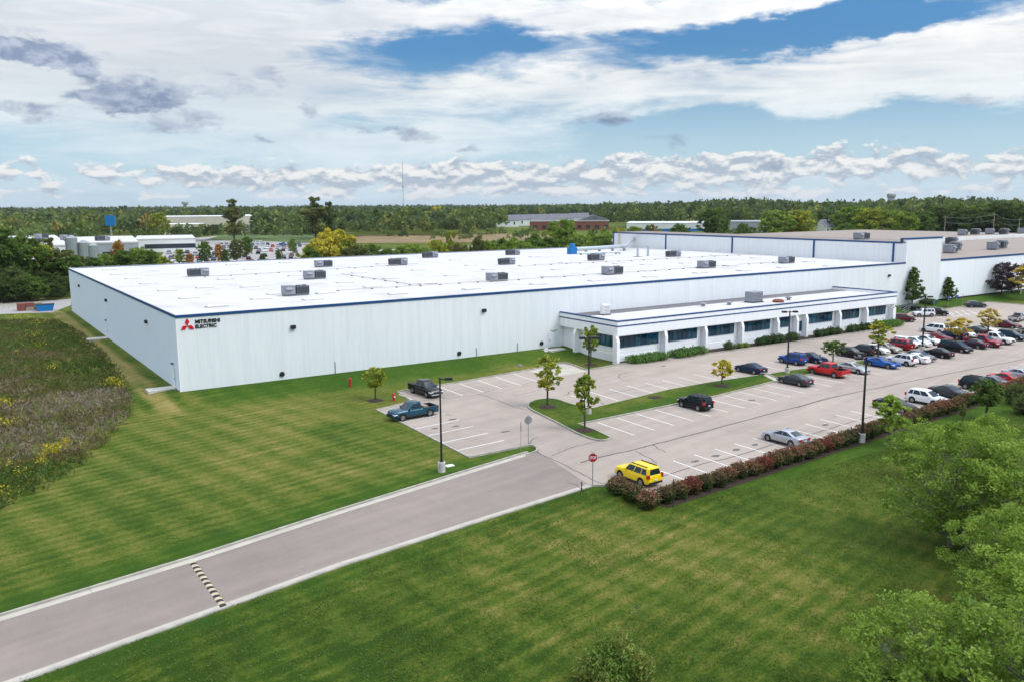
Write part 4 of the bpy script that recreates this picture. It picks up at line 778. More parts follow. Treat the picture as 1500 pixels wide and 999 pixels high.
    P.append(('grille', MB().box(x1-.05, x1+.012, -hw*.48, hw*.48, interp(prof, x1-.18)-.36, interp(prof, x1-.18)-.17).me('grille'), 'dark_plastic', None))
    P.append(('front_bumper', MB().box(x1-.14, x1+.035, -hw*.80, hw*.80, k['cl']+.08, k['cl']+.24).me('fb'), 'bumper', None))
    P.append(('rear_bumper', MB().box(-L/2-.05, -L/2+.10, -hw*.82, hw*.82, k['cl']+.08, k['cl']+.26).me('rb'), 'bumper', None))
    P.append(('licence_plate', MB().box(-L/2-.06, -L/2-.037, -.16, .16, .66 if 'bed' not in k else .48, .78 if 'bed' not in k else .6).me('lp'), 'plate_white', None))
    for s in (-1, 1): P.append(('sill', MB().box(k['ar']+k['r']*1.25, k['af']-k['r']*1.25, s*hw*.93 if s > 0 else -hw*1.0, hw*1.0 if s > 0 else -hw*.93, k['cl']-.01, k['cl']+.10).me('sill'), 'dark_plastic', None))
    _kc[kind] = P; return P
PAINT = {}
def paint(name, c, metal=.0, rough=.32):
    PAINT[name] = mat('paint_'+name, c, .10, metal, .26 if max(c) < .07 else .45, coat=0.0)
for nm, c, mt in (('black',(.008,.008,.010),0),('white',(.72,.73,.74),0),('silver',(.46,.47,.49),.55),('grey',(.17,.18,.19),.5),('charcoal',(.055,.060,.068),.4),('red',(.50,.008,.010),0),('crimson',(.30,.010,.018),.2),('maroon',(.10,.010,.018),.3),('teal',(.014,.070,.105),.3),('blue',(.008,.055,.28),.3),('bright_blue',(.010,.095,.36),.25),('navy',(.012,.026,.065),.35),('yellow',(.80,.56,.005),0),('plum',(.050,.022,.040),.4),('beige',(.40,.36,.29),.4),('dark_teal',(.02,.045,.06),.4)): paint(nm, c, mt)
def vehicle(name, kind, col, pos, heading, label, cat, group, extra=(), rim='rim_metal'):
    o = tag(empty(name, (pos[0], pos[1], .001), R(heading)), label, cat, group); o.scale = (.87, .87, .87); last = None
    mm = {'paint': PAINT[col], 'mirror': PAINT[col], 'bumper': M['chrome'] if 'chrome' in extra else PAINT[col] if kind in ('sedan','coupe','hatch','minivan') else M['dark_plastic']}
    for nm, me_, m_, rel in kind_parts(kind):
        q = link(nm, me_, last if rel == 'child' else o, mm.get(m_) or M[rim if m_ == 'rim_metal' else m_])
        if rel == 'rim': last = q
    k = KIND[kind]; H, hw = k['H'], k['W']/2
    if 'rails' in extra:
        for s in (-1, 1): MB().box(k['rr']+.25, k['rf']-.25, s*hw*.60-.025, s*hw*.60+.025, H-.01, H+.06).build('roof_rail', M['dark_plastic'], o)
    if 'rack' in extra:
        for x in (k['rr']+.5, (k['rr']+k['rf'])/2, k['rf']-.45): MB().box(x-.03, x+.03, -hw*.66, hw*.66, H+.03, H+.08).build('roof_bar', M['black_metal'], o)
    if 'spare' in extra: MB().lathe([(.34,-k['L']/2-.22),(.34,-k['L']/2-.02)], 16, 'x', (0, 0, .95)).build('spare_wheel', M['rubber'], o)
    if 'cover' in extra: b0, b1 = k['bed']; MB().box(b0+.03, b1-.02, -hw*.96, hw*.96, k['prof'][0][1]+.021, k['prof'][0][1]+.07).build('bed_cover', M['dark_plastic'], o)
    if 'stripe' in extra:
        MB().box(.9, 2.2, -.25, .25, 1.0, 1.035).build('hood_scoop', M['dark_plastic'], o); MB().box(-2.4, -2.2, -hw*.8, hw*.8, 1.08, 1.14).build('spoiler', PAINT[col], o)
    if 'yellowplate' in extra: MB().box(k['L']/2+.036, k['L']/2+.06, -.35, .35, .28, .36).build('front_lip', M['hump_yellow'], o)
    if 'load' in extra: b0, b1 = k['bed']; MB().box(b1-.75, b1-.15, -hw*.8, hw*.8, .721, 1.28).build('tool_chest', M['pallet_wood'], o)
    return o
GP = 'vehicles in the plant car park'
def put(kind, col, px, hd, label, cat, extra=(), nm=None, dy=0):
    p = G(*px); return vehicle(nm or {'sedan':'parked_car','coupe':'parked_car','hatch':'parked_car','suv':'parked_suv','boxsuv':'parked_suv','minivan':'parked_minivan'}.get(kind, 'pickup_truck'), kind, col, (p.x, p.y+dy), hd, label, cat, GP, extra)
N_, S_ = 91, -89
put('pickup','teal',(604.5,610.5),184,'teal blue extended cab pickup beside the black pickup','pickup truck',('load',))
put('crewpickup','black',(623.5,577.5),-88,'black pickup with flat bed cover by the red hydrant','pickup truck',('cover','chrome'))
put('boxsuv','yellow',(934.5,704),N_,'bright yellow boxy compact SUV behind the clipped bushes','suv',('rails',))
put('sedan','silver',(1149.5,648),N_,'silver sedan with its tail to the shrub row','car')
put('boxsuv','black',(1018,597.5),N_,'black SUV with roof rack parked alone by the grass island','suv',('rack',))
put('sedan','charcoal',(1164,562.5),N_,'dark grey sedan left of the red pickup','car')
put('crewpickup','red',(1212,549.5),N_,'bright red crew cab pickup nosed up to the grass island','pickup truck',('chrome',))
put('sedan','silver',(1249,544.8),S_,'pale silver sedan right of the bright red pickup','car')
put('coupe','bright_blue',(1292,537),S_,'bright blue muscle coupe with black hood scoop','car',('stripe','yellowplate'))
put('suv','white',(1320,533.5),N_,'white SUV right of the blue muscle coupe','suv',('rails',))
put('sedan','white',(1337,530),N_,'white sedan between the white SUV and a grey car','car')
put('hatch','grey',(1347,527.5),S_,'grey hatchback facing out beside a white sedan','car')
put('sedan','black',(1372,522.5),N_,'black sedan left of the black minivan','car')
put('minivan','black',(1399,514.5),S_,'black minivan facing out between black and plum sedans','minivan')
put('sedan','plum',(1424,509),N_,'dark plum sedan right of the black minivan','car')
put('pickup','crimson',(1440,506.5),S_,'dark red small pickup facing out beside the plum sedan','pickup truck')
put('crewpickup','white',(1458,502.5),S_,'white crew cab pickup facing out beside the dark red pickup','pickup truck')
put('suv','dark_teal',(1481,497.5),S_,'dark blue green crossover right of the white pickup','suv')
put('sedan','beige',(1506,491.5),S_,'beige sedan at the end of the middle row','car')
put('sedan','navy',(1099,545.5),N_,'dark navy long sedan with chrome trim by the yellow young tree','car',('chrome',))
put('boxsuv','blue',(1161,532.5),N_,'royal blue SUV behind the lamp post','suv',('rails',))
put('sedan','navy',(1189,530),S_,'dark blue sedan right of the royal blue SUV','car')
put('hatch','black',(1246,522.5),S_,'black hatchback behind the round green tree','car')
put('suv','charcoal',(1262,519),N_,'charcoal SUV right of the black hatchback','suv')
put('sedan','white',(1280,517),S_,'white sedan behind the charcoal SUV under the yellow tree','car')
put('sedan','beige',(1298,515),S_,'pale beige sedan beside the red van','car')
put('minivan','crimson',(1314,511),N_,'red van with tinted rear window among white cars','van')
put('suv','white',(1327,508),S_,'white SUV directly right of the red van','suv')
put('sedan','white',(1342,506),S_,'white sedan second right of the red van','car')
put('sedan','white',(1358,503.5),S_,'white sedan third right of the red van by the lamp base','car')
put('sedan','crimson',(1374,499.5),S_,'red sedan beyond the black minivan','car')
put('minivan','navy',(1394,496),N_,'dark navy minivan behind the red sedan','minivan')
put('minivan','white',(1388,489.5),N_,'white van beyond the dark navy minivan','van',dy=2.2)
put('hatch','white',(1408,492.5),S_,'white hatchback under the first golden tree','car')
put('sedan','charcoal',(1426,489),N_,'charcoal sedan beside the golden tree','car')
put('sedan','white',(1441,487.5),S_,'white sedan between the two golden trees','car')
put('sedan','maroon',(1475,480.5),S_,'maroon sedan behind the second golden tree','car')
put('regpickup','silver',(1490,470.5),8,'silver single cab pickup beyond the maroon sedan','pickup truck')
put('suv','maroon',(1322.5,471.5),-35,'maroon SUV poking out behind the office end wall','suv',('chrome',))
put('boxsuv','white',(1352.5,464),N_+55,'white boxy SUV near the office end wall','suv',('rails',))
put('boxsuv','black',(1372,462.5),-50,'black off road SUV with spare wheel beside the white boxy one','suv',('spare',))
put('sedan','black',(1350,457),N_+50,'black car half hidden behind the white boxy SUV','car',dy=2.6)
put('hatch','charcoal',(1429,450.5),-38,'dark crossover hatchback by the lawn with blue signs','car')
put('sedan','black',(1311,600.5),S_,'black sedan nosing the shrub row beside the white SUV','car')
put('suv','white',(1357,591),S_,'white crossover SUV nosing the shrub row','suv')
put('sedan','charcoal',(1391,581),S_,'charcoal sedan nosing the shrub row right of the white crossover','car')
put('suv','black',(1434,571),S_,'black SUV with roof bars nosing the shrub row','suv',('rails','rack'))
put('sedan','grey',(1457,566.5),S_,'grey sedan between the black SUV and a red car','car')
put('sedan','red',(1476,561.5),S_,'red sedan nosing the shrub row right of the grey sedan','car')
put('sedan','silver',(1497,555),S_,'silver sedan beyond the red sedan along the shrub row','car')
put('hatch','black',(1516,493),N_,'black hatchback past the beige sedan','car')
# ------------------------------------------------------------------ lamps, signs, hydrant
def lamp(px, h, heads, label, ang=0):
    p = G(*px); o = tag(empty('lamp_post', (p.x, p.y, tz(p.x, p.y)-.03), ang), label, 'lamp post', 'car park lamp posts')
    MB().lathe([(.30,-.3),(.30,.80),(.27,.84)], 14).build('concrete_base', M['concrete'], o); MB().box(-.17,.17,-.17,.17,.842,.90).build('base_plate', M['black_metal'], o)
    MB().add([(-.085,-.085,.9),(.085,-.085,.9),(.085,.085,.9),(-.085,.085,.9),(-.06,-.06,h),(.06,-.06,h),(.06,.06,h),(-.06,.06,h)], [(0,1,5,4),(1,2,6,5),(2,3,7,6),(3,0,4,7),(4,5,6,7)]).build('pole', M['black_metal'], o)
    for s in heads:
        a = MB().box(min(s*.06, s*.40), max(s*.06, s*.40), -.05, .05, h-.18, h-.10).build('arm', M['black_metal'], o)
        l = MB().box(min(s*.40, s*.98), max(s*.40, s*.98), -.20, .20, h-.22, h-.02).build('lamp_head', M['black_metal'], o)
        MB().box(min(s*.46, s*.92), max(s*.46, s*.92), -.15, .15, h-.235, h-.221).build('lens', M['head_lamp'], l)
lamp((647,690), 7.6, (1,), 'black lamp post on concrete base in the striped lawn', -.5); lamp((862,607), 7.9, (-1,1), 'black double headed lamp post on the tree island', -.5); lamp((1153,547.5), 7.8, (-1,1), 'black double headed lamp post near the royal blue SUV', -.5); lamp((1262,647), 7.6, (1,), 'black lamp post rising from the clipped shrub row', 2.6); lamp((1350.5,516), 7.9, (-1,1), 'black double headed lamp post by the white cars', -.5)
def octa(r): return [(r*math.cos(R(22.5+45*i)), r*math.sin(R(22.5+45*i))) for i in range(8)]
def stop_sign(px, top, facing, label, text=True):
    p = G(*px); h = top; o = tag(empty('stop_sign', (p.x, p.y, -.03), facing), label, 'sign')
    MB().box(-.03, .03, -.02, .02, 0, h+.1).build('post', M['galv'], o)
    V = [(x, -.03, h-.36+z) for x, z in octa(.38)]+[(x, -.022, h-.36+z) for x, z in octa(.38)]; n = 8
    pl = MB().add(V, [tuple(range(8)), tuple(range(15,7,-1))]+[(i,(i+1)%8,8+(i+1)%8,8+i) for i in range(8)]).build('plate', M['sign_back'], o)
    V = [(x, -.036, h-.36+z) for x, z in octa(.375)]; MB().add(V, [tuple(range(8))]).build('face_border', M['sign_white'], pl)
    V = [(x, -.040, h-.36+z) for x, z in octa(.345)]; MB().add(V, [tuple(range(8))]).build('face', M['red_enamel'], pl)
    link('lettering', text_mesh('STOP', .5, .22, .003, .03), pl, M['sign_white'], loc=(-.25, -.0405, h-.47), rot=(R(90),0,0))
stop_sign((868,711.5), 2.6, R(-30), 'red stop sign on galvanised post at the drive mouth'); stop_sign((774,651), 2.6, R(165), 'stop sign seen from its grey back on the grass spit')
p = G(763, 663); o = tag(empty('road_sign', (p.x, p.y, -.03), R(60)), 'edge on diamond road sign with green street plate on the spit', 'sign'); MB().box(-.03,.03,-.02,.02,0,2.8).build('post', M['galv'], o)
MB().add([(0,-.03,2.75),(.42,-.03,2.33),(0,-.03,1.91),(-.42,-.03,2.33),(0,-.022,2.75),(.42,-.022,2.33),(0,-.022,1.91),(-.42,-.022,2.33)], [(0,1,2,3),(7,6,5,4)]+[(i,(i+1)%4,4+(i+1)%4,4+i) for i in range(4)]).build('plate', M['sign_back'], o)
def small_sign(px, h, m, label, w=.32, hh=.45, rz=-.6):
    p = G(*px); z = tz(p.x, p.y)-.03; p = G(*px, z); o = tag(empty('parking_sign', (p.x, p.y, z), rz), label, 'sign', 'small parking signs'); MB().box(-.025,.025,-.02,.02,0,h).build('post', M['galv'], o); MB().box(-w/2,w/2,-.035,-.022,h-hh,h).build('plate', M[m], o)
small_sign((800,532), 2.1, 'sign_white', 'small white sign on the grass by the concrete pad', .45, .55); small_sign((1388.5,451), 2.2, 'sign_blue', 'first blue accessible parking sign near the round green tree'); small_sign((1401,448.5), 2.2, 'sign_blue', 'second blue accessible parking sign on the lawn edge', .5, .5); small_sign((1409.5,446.5), 2.2, 'sign_white', 'white narrow parking sign beside the blue ones', .3); small_sign((1368,449.5), 1.1, 'sign_blue', 'low blue sign by the red shrub')
p = G(577, 586); z = tz(p.x, p.y)-.03; o = tag(empty('fire_hydrant', (p.x, p.y, z)), 'red fire hydrant on the lawn behind the teal pickup', 'hydrant')
MB().lathe([(.20,0),(.20,.06),(.13,.07),(.13,.62),(.17,.63),(.17,.69),(.13,.72),(.10,.82),(.03,.88)], 12).build('barrel', M['red_enamel'], o, smooth=True, sharp=.7)
MB().lathe([(.075,-.24),(.075,.24)], 8, 'x', (0,0,.5)).build('outlet', M['red_enamel'], o); MB().lathe([(.09,-.13),(.09,-.25)], 8, 'y', (0,0,.45)).build('outlet', M['sign_white'], o)
p = G(513, 566.5, .1); z = tz(p.x, p.y)-.03; p = G(513, 566.5, z); o = tag(empty('standpipe', (p.x, p.y, z)), 'tall red valve post in the grass strip by the plant wall', 'standpipe'); MB().lathe([(.13,0),(.13,.75),(.16,.76),(.16,.95),(.1,1.05)], 10).build('pipe', M['red_enamel'], o); MB().box(-.2,.2,-.05,.05,.80,.9).build('indicator', M['red_enamel'], o)
p = G(658.5, 681.5); tag(MB().box(p.x-.35, p.x+.35, p.y-.25, p.y+.25, -.04, .03).box(p.x-.28, p.x+.28, p.y-.18, p.y+.18, .031, .05).build('utility_box', M['sign_white']), 'flat white utility lid in the grass beside the lamp base', 'utility box')
p = G(799, 535, .2); q = G(762, 534.5, .1); tag(MB().box(q.x-.25, q.x+.25, q.y-.2, q.y+.2, tz(q.x,q.y)-.1, tz(q.x,q.y)+.1).box(q.x-.2, q.x+.2, q.y-.15, q.y+.15, tz(q.x,q.y)+.101, tz(q.x,q.y)+.13).build('utility_box', M['unit_light']), 'small grey utility lid in the grass strip by the wall', 'utility box')
# fence by the office end
fe = tag(empty('railing', (G(1322,462).x, G(1322,462).y, 0)), 'grey metal railing behind the office end wall', 'railing'); A, B = G(1322,462), G(1347,448.5)
dv = B-A; n = 9
for i in range(n+1): t = dv*(i/n); MB().box(t.x-.03, t.x+.03, t.y-.03, t.y+.03, -.05, 1.25).build('post', M['galv'], fe)
for z in (.3, .75, 1.2): MB().tube([(0,0,z),(dv.x,dv.y,z)], .025, 5).build('rail', M['galv'], fe)
# containers at the far left
p = G(38, 455); o = tag(empty('pallet_stack', (p.x, p.y, 0)), 'stack of red and weathered wooden crates by the left service road', 'crates'); o.scale = (.8,.8,.75)
for i in range(3):
    for j in range(2): MB().box(i*1.9-1.9, i*1.9-.1, -1.2, 1.2, j*1.0+.02, j*1.0+.98).build('crate', M['rust_red' if (i+j) % 2 == 0 or i == 0 else 'pallet_wood'], o)
p = G(66, 455.5); o = tag(empty('waste_skip', (p.x, p.y, 0)), 'blue steel skip beside the crate stack', 'skip')
MB().add([(-1.3,-.9,0),(1.3,-.9,0),(1.3,.9,0),(-1.3,.9,0),(-1.7,-.95,1.3),(1.7,-.95,1.3),(1.7,.95,1.3),(-1.7,.95,1.3)], [(0,3,2,1),(0,1,5,4),(1,2,6,5),(2,3,7,6),(3,0,4,7)]).build('hopper', M['duct_blue'], o); MB().box(-1.75,1.75,-1.0,1.0,1.301,1.36).build('lid', M['dark_plastic'], o)
tag(link('service_road', poly_sheet(g2([(-40,462),(40,459),(76,458),(104,447.3),(104,438),(60,441),(-40,446)]), .0), None, M['far_pave']), 'pale service road behind the far left corner of the plant', kind='structure')
# shelter at the far right
p = G(1493, 433); o = tag(empty('shelter', (p.x, p.y, tz(p.x,p.y)-.03)), 'small cream open shelter with dark roof by the wing wall', 'shelter')
for a, c in ((-2,-1.2),(2,-1.2),(-2,1.2),(2,1.2),(0,-1.2)): MB().box(a-.08, a+.08, c-.08, c+.08, 0, 2.5).build('post', M['beige_wall'], o)
MB().box(-2.4, 2.4, -1.6, 1.6, 2.501, 2.75).build('roof', M['beige_wall'], o); MB().box(-1.8, 1.8, .7, 1.1, .4, .48).box(-1.7,-1.6,.75,1.05,0,.4).box(1.6,1.7,.75,1.05,0,.4).build('bench', M['dark_plastic'], o)
# ------------------------------------------------------------------ foliage
def leaf_mesh(name, C, size, tint, rng, aspect=.6, flat=0.0, upright=0.0):
    n = len(C); a = rng.normal(size=(n,3)); a[:,2] *= (1-flat)
    if upright: a = a*(1-upright)+np.array((0,0,1.))*upright
    a /= np.linalg.norm(a, axis=1, keepdims=True)+1e-9; b_ = rng.normal(size=(n,3)); b_[:,2] *= (1-flat); b_ -= a*(a*b_).sum(1, keepdims=True); b_ /= np.linalg.norm(b_, axis=1, keepdims=True)+1e-9
    s = np.asarray(size).reshape(-1,1)*np.ones((n,1)); A, B = a*s, b_*s*aspect
    V = np.stack([C-A, C-A*.1+B, C+A, C-A*.1-B], 1).reshape(-1,3); me = bpy.data.meshes.new(name)
    me.vertices.add(4*n); me.vertices.foreach_set('co', V.ravel().astype(np.float32)); me.loops.add(4*n); me.loops.foreach_set('vertex_index', np.arange(4*n, dtype=np.int32))
    me.polygons.add(n); me.polygons.foreach_set('loop_start', np.arange(0, 4*n, 4, dtype=np.int32)); me.update(calc_edges=True)
    at = me.attributes.new('tint', 'FLOAT', 'POINT'); at.data.foreach_set('value', np.repeat(np.clip(tint, 0, 1), 4).astype(np.float32)); return me
def profile(shape, t):
    if shape == 'round': return np.sqrt(np.clip(1-(2*t-1)**2, 0, 1))**.8
    if shape == 'cone': return np.clip(1.05-t, 0, 1)**.75*np.clip(t*7, 0, 1)**.6
    if shape == 'spread': return np.sqrt(np.clip(1-(1.5*t-.75)**2*1.1, 0, 1))*np.clip(t*4, .35, 1)*np.clip((1-t)*3.2, 0, 1)**.5
    if shape == 'tall': return (np.sqrt(np.clip(1-(2*t-1)**2, 0, 1))**.6)*(.7+.3*np.sin(t*13))
SPEC = {  # height, crown base, radius, clusters, leaves each, leaf, cluster radius, shape
 'near':   (7.0, .6, 3.6, 370, 56, .088, .46, 'spread'), 'young': (4.4, 1.5, 1.05, 70, 34, .12, .24, 'round'), 'sapling': (3.0, 1.1, .95, 55, 34, .11, .22, 'round'),
 'maple':  (7.5, .9, 2.7, 190, 46, .17, .42, 'cone'), 'oak': (14, 2.5, 5.4, 190, 44, .36, .95, 'round'), 'poplar': (20, 4, 4.6, 150, 44, .42, 1.0, 'tall'), 'plum': (5.8, .8, 3.6, 230, 44, .15, .5, 'round'), 'wide': (11, 1.5, 6.5, 190, 44, .34, .95, 'spread')}
_tc = {}
def tree_mesh(sp, v):
    if (sp, v) in _tc: return _tc[sp, v]
    H, cb, Rr, nc, per, ls, cr, shape = SPEC[sp]; rng = np.random.default_rng(hash_(sp)+v*17)
    t = rng.uniform(.02, 1, nc*3); rad = profile(shape, t); keep = rng.random(nc*3) < rad+.12; t, rad = t[keep][:nc], rad[keep][:nc]; n = len(t)
    ang = rng.uniform(0, 2*np.pi, n); lob = 1+.22*np.sin(ang*3+v)+.14*np.sin(ang*5+t*7+v*2); u = rng.random(n)**.42; rr_ = Rr*rad*u*lob
    C = np.stack([rr_*np.cos(ang), rr_*np.sin(ang), cb+t*(H-cb)+rng.normal(0, .03*H, n)*.6], 1); off = rng.normal(.0, .13, n)
    k = (per*rng.uniform(.35, 1.6, n)).astype(int); Cl = np.repeat(C, k, 0); g = rng.normal(size=(len(Cl),3)); g *= (cr*rng.random((len(Cl),1))**.5/(np.linalg.norm(g, axis=1, keepdims=True)+1e-9)); g[:,2] *= .62
    tint = np.clip(.42+np.repeat(off, k)+rng.normal(0, .17, len(Cl)), 0, 1)
    crown = leaf_mesh('crown_'+sp, Cl+g, ls*rng.uniform(.6, 1.25, len(Cl)), tint, rng, flat=.15)
    tr = MB(); rt = H*.017+.015; top = cb+(H-cb)*.72; bend = rng.normal(0, .02*H, 2)
    path = [(0,0,-.25)]+[(bend[0]*q*q, bend[1]*q*q, top*q) for q in (.12,.3,.5,.7,.85,1)]; tr.tube(path, [rt*1.25, rt*1.05, rt*.9, rt*.75, rt*.55, rt*.4, rt*.15], 7)
    nb = {'near': 70, 'oak': 16, 'poplar': 14, 'wide': 18, 'maple': 22, 'plum': 30}.get(sp, 14); pick = rng.choice(n, min(nb, n), replace=False)
    for i in pick:
        c = C[i]; q = min(.95, max(.18, (c[2]-.28*np.hypot(c[0], c[1])-.1*H)/top)); s = np.array((bend[0]*q*q, bend[1]*q*q, top*q)); mid = s+(c-s)*.5+np.array((0,0,-.04*H)); r0 = rt*(.50-.3*q)
        tr.tube([s, mid, c], [r0, r0*.6, r0*.2], 5, False)
        if sp == 'near':
            for _ in range(3):
                e = mid+(c-mid)*rng.uniform(.2,.9)+rng.normal(0, .45, 3); tr.tube([mid+(c-mid)*.3, e], [r0*.35, r0*.12], 4, False)
    _tc[sp, v] = (crown, tr.me('trunk_'+sp, True, 1.0)); return _tc[sp, v]
def hash_(s): return sum(ord(c)*(i+3) for i, c in enumerate(s))
_rt = random.Random(11)
def tree(sp, pos, H, leaf, label, group=None, wide=1.0, nm='tree', bark='bark', v=None, rz=None):
    v = _rt.randrange(3) if v is None else v; cr, tr = tree_mesh(sp, v); s = H/SPEC[sp][0]
    o = tag(empty(nm, pos, _rt.uniform(0, 6.28) if rz is None else rz), label, 'tree', group); o.scale = (s*wide, s*wide, s)
    link('crown', cr, o, M[leaf]); link('trunk', tr, o, M[bark]); return o
def tree_px(sp, x, ytop, dist, leaf, label, group=None, wide=1.0, **k):
    q = AT(x, ytop, dist); z = tz(q.x, q.y)-.03; return tree(sp, (q.x, q.y, z), q.z-z, leaf, label, group, wide, **k)
def tree_base(sp, x, yb, ytop, leaf, label, group=None, wide=1.0, **k):
    p = G(x, yb); z = tz(p.x, p.y)-.03; p = G(x, yb, z); d = math.hypot(p.x-CAM.x, p.y-CAM.y); q = AT(x, ytop, d); return tree(sp, (p.x, p.y, z), q.z-z, leaf, label, group, wide, **k)
# young trees of the car park
tree_base('young', 802, 595, 521, 'leaf_mixed', 'young tree with green and yellow leaves on the rounded island end', wide=1.0, v=0)
tree_base('young', 856.5, 630, 549, 'leaf_mixed', 'young yellow green tree at the narrow tip of the island', wide=.85, v=1)
tree_base('sapling', 1057, 565.5, 528, 'leaf_yellow', 'small yellow tree on the long grass island near the navy sedan', wide=1.25, v=0)
tree_base('young', 865.5, 533, 478, 'leaf_mixed', 'slim yellow green tree in front of the office side windows', wide=.95, v=2)
tree_base('sapling', 550, 585.5, 539, 'leaf_mixed', 'small yellowing tree in the lawn by the red hydrant', wide=1.15, v=1)
tree_base('sapling', 1220, 531, 500, 'leaf_green', 'round green tree behind the red pickup', wide=1.5, v=2)
tree_base('young', 1286, 522, 470, 'leaf_mixed', 'tall yellow tree among the cars left of the red van', wide=1.25, v=1)
tree_base('sapling', 1404, 503, 466, 'leaf_gold', 'first golden tree among the far parked cars', wide=1.5, v=0)
tree_base('young', 1447, 492, 453, 'leaf_gold', 'second golden tree by the maroon sedan', wide=1.45, v=2)
tree_base('maple', 1336, 446.5, 393, 'leaf_green', 'dense green maple at the foot of the tall block', wide=.95, v=0)
tree_base('maple', 1387.5, 440, 407, 'leaf_green', 'smaller round green maple on the lawn with blue signs', wide=1.1, v=1)
tree_base('plum', 1467, 431.5, 386, 'leaf_purple', 'wide dark purple plum tree against the wing wall', wide=1.0, v=0)
tree_base('young', 1503, 440, 388, 'leaf_gold', 'yellow tree beside the cream shelter', wide=1.6, v=1)
tree_base('young', 1302, 652, 580, 'leaf_near', 'slender light green tree in front of the black sedan', wide=1.3, v=2)
tree_base('young', 1444, 614, 555, 'leaf_green', 'rounded green tree rising over the shrub row by the black SUV', wide=1.5, v=0)
tree_base('sapling', 1409, 622, 592, 'leaf_olive', 'thin grey green sapling on the lawn behind the shrub row', wide=.6, v=1)
# big trees at the near right
NG = 'loose light green trees at the lawn edge'
NT = sorted(((1392,800,618,1.0,0),(1478,905,742,1.05,1),(1345,1085,872,1.0,2),(1490,1150,880,1.1,0),(1520,830,640,1.1,2),(1440,745,608,.85,1),(1560,980,770,1.1,0),(1340,700,612,.8,2)), key=lambda q: (G(q[0], q[1])-G(1262, 647)).length)
for i, (x, yb, yt, w, v) in enumerate(NT):
    tree_base('near', x, yb, yt, 'leaf_near', ordinal(i)+' loose light green lawn tree counted from the shrub row lamp post', NG, w, bark='bark_grey', v=v)
tag(link('pond', poly_sheet(g2([(1425,800),(1470,775),(1560,760),(1640,860),(1600,960),(1470,930),(1440,880)]), -.015), None, M['pond_water']), 'small still pond glinting between the near trees', kind='structure')
# shrubs
_sc = {}
def shrub_mesh(kind, v):
    if (kind, v) in _sc: return _sc[kind, v]
    rng = np.random.default_rng(900+v*31+hash_(kind)); n, w, h, ls = {'hedge': (1500,.80,1.25,.075), 'box': (1300,.52,.95,.05), 'juniper': (900,1.25,.75,.10), 'lime': (500,.55,.7,.07)}[kind]
    u = rng.normal(size=(n,3)); u /= np.linalg.norm(u, axis=1, keepdims=True); lump = 1+.10*np.sin(u[:,0]*5+v)+.10*np.sin(u[:,1]*6+v*2)+.08*np.sin(u[:,2]*7)+(.16*rng.normal(size=n) if kind == 'juniper' else .05*rng.normal(size=n))
    r = (rng.random(n)**.22)*lump; C = u*r[:,None]*np.array((w,w,h/2)); C[:,2] += h*.5; C[:,2] = np.maximum(C[:,2], .04)
    hh = C[:,2]/h
    t = (.10+.62*np.clip((hh-.25)/.6, 0, 1)+rng.normal(0,.16,n)) if kind == 'hedge' else .45+rng.normal(0,.2,n)
    fo = leaf_mesh('foliage_'+kind, C, ls*rng.uniform(.7,1.3,n), t, rng, upright=.35 if kind in ('hedge','juniper') else 0)
    st = MB()
    for i in range(6): a = 6.283*i/6; st.tube([(0,0,-.1),(.2*w*math.cos(a),.2*w*math.sin(a),h*.3),(.6*w*math.cos(a),.6*w*math.sin(a),h*.62)], [.03,.022,.01], 4, False)
    st.lathe([(w*.25,.02),(w*.62,h*.3),(w*.62,h*.6),(w*.3,h*.85)], 9); _sc[kind, v] = (fo, st.me('stem')); return _sc[kind, v]
def shrub(kind, pos, leaf, label, group, s=1.0, sx=1.0, nm='shrub'):
    v = _rt.randrange(4); fo, st = shrub_mesh(kind, v); o = tag(empty(nm, pos, _rt.uniform(0,6.28)), label, 'shrub', group); o.scale = (s*sx, s*sx, s); link('foliage', fo, o, M[leaf]); link('stems', st, o, M['twig']); return o
mat('twig', (.030,.028,.016), .9)
leaf_mat('hedge_red', [(.05,.045,.015),(.12,.05,.03),(.20,.045,.035),(.24,.05,.045)], .2, .2, 1.2)
HG = 'clipped shrubs in a row along the car park edge'; HL_ = 'rounded clipped shrub with reddish brown top in the long row'
p0 = G(974, 734); p1 = G(1500, 566.5); dv = (p1-p0); nh = 62; step = 1.42; L_ = dv.length; dv = dv/L_
for k in range(int(L_/step)+6):
    p = p0+dv*(k*step); p.y += _rt.uniform(-.12,.12); red = k in (2, 8, 14)
    shrub('hedge', (p.x, p.y, -.03), 'hedge_red' if red else 'hedge_leaf', ordinal(k)+(' shrub from the yellow SUV, turned deep red' if red else ' clipped shrub from the yellow SUV along the row, reddish brown on top'), HG, _rt.uniform(.92,1.12), _rt.uniform(.95,1.12))
for x, y in ((906,722),(926.5,733),(949,743)):
    p = G(x, y); shrub('hedge', (p.x, p.y, -.03), 'hedge_leaf', 'rounded clipped shrub at the corner beside the yellow SUV', 'clipped shrubs by the yellow SUV', 1.02, 1.05)
BG = 'clipped round bushes below the office windows'
for n_, X in enumerate((71.8,78.3,79.9,81.6,83.1,85.2,86.4,92.0,93.5,95.2,96.8,100.2,101.6,103.2,104.8)):
    shrub('box', (X+_rt.uniform(-.1,.1), -13.75-_rt.uniform(0,.25), .05), 'boxwood', ordinal(n_)+' dark green ball bush from the office corner', BG, _rt.uniform(1.25,1.45), 1.15)
for X in (74.2,75.4,107.6): shrub('lime', (X, -13.9, .05), 'leaf_lime', 'small lime green shrub between the dark ball bushes', 'lime shrubs in the office bed', 1.1)
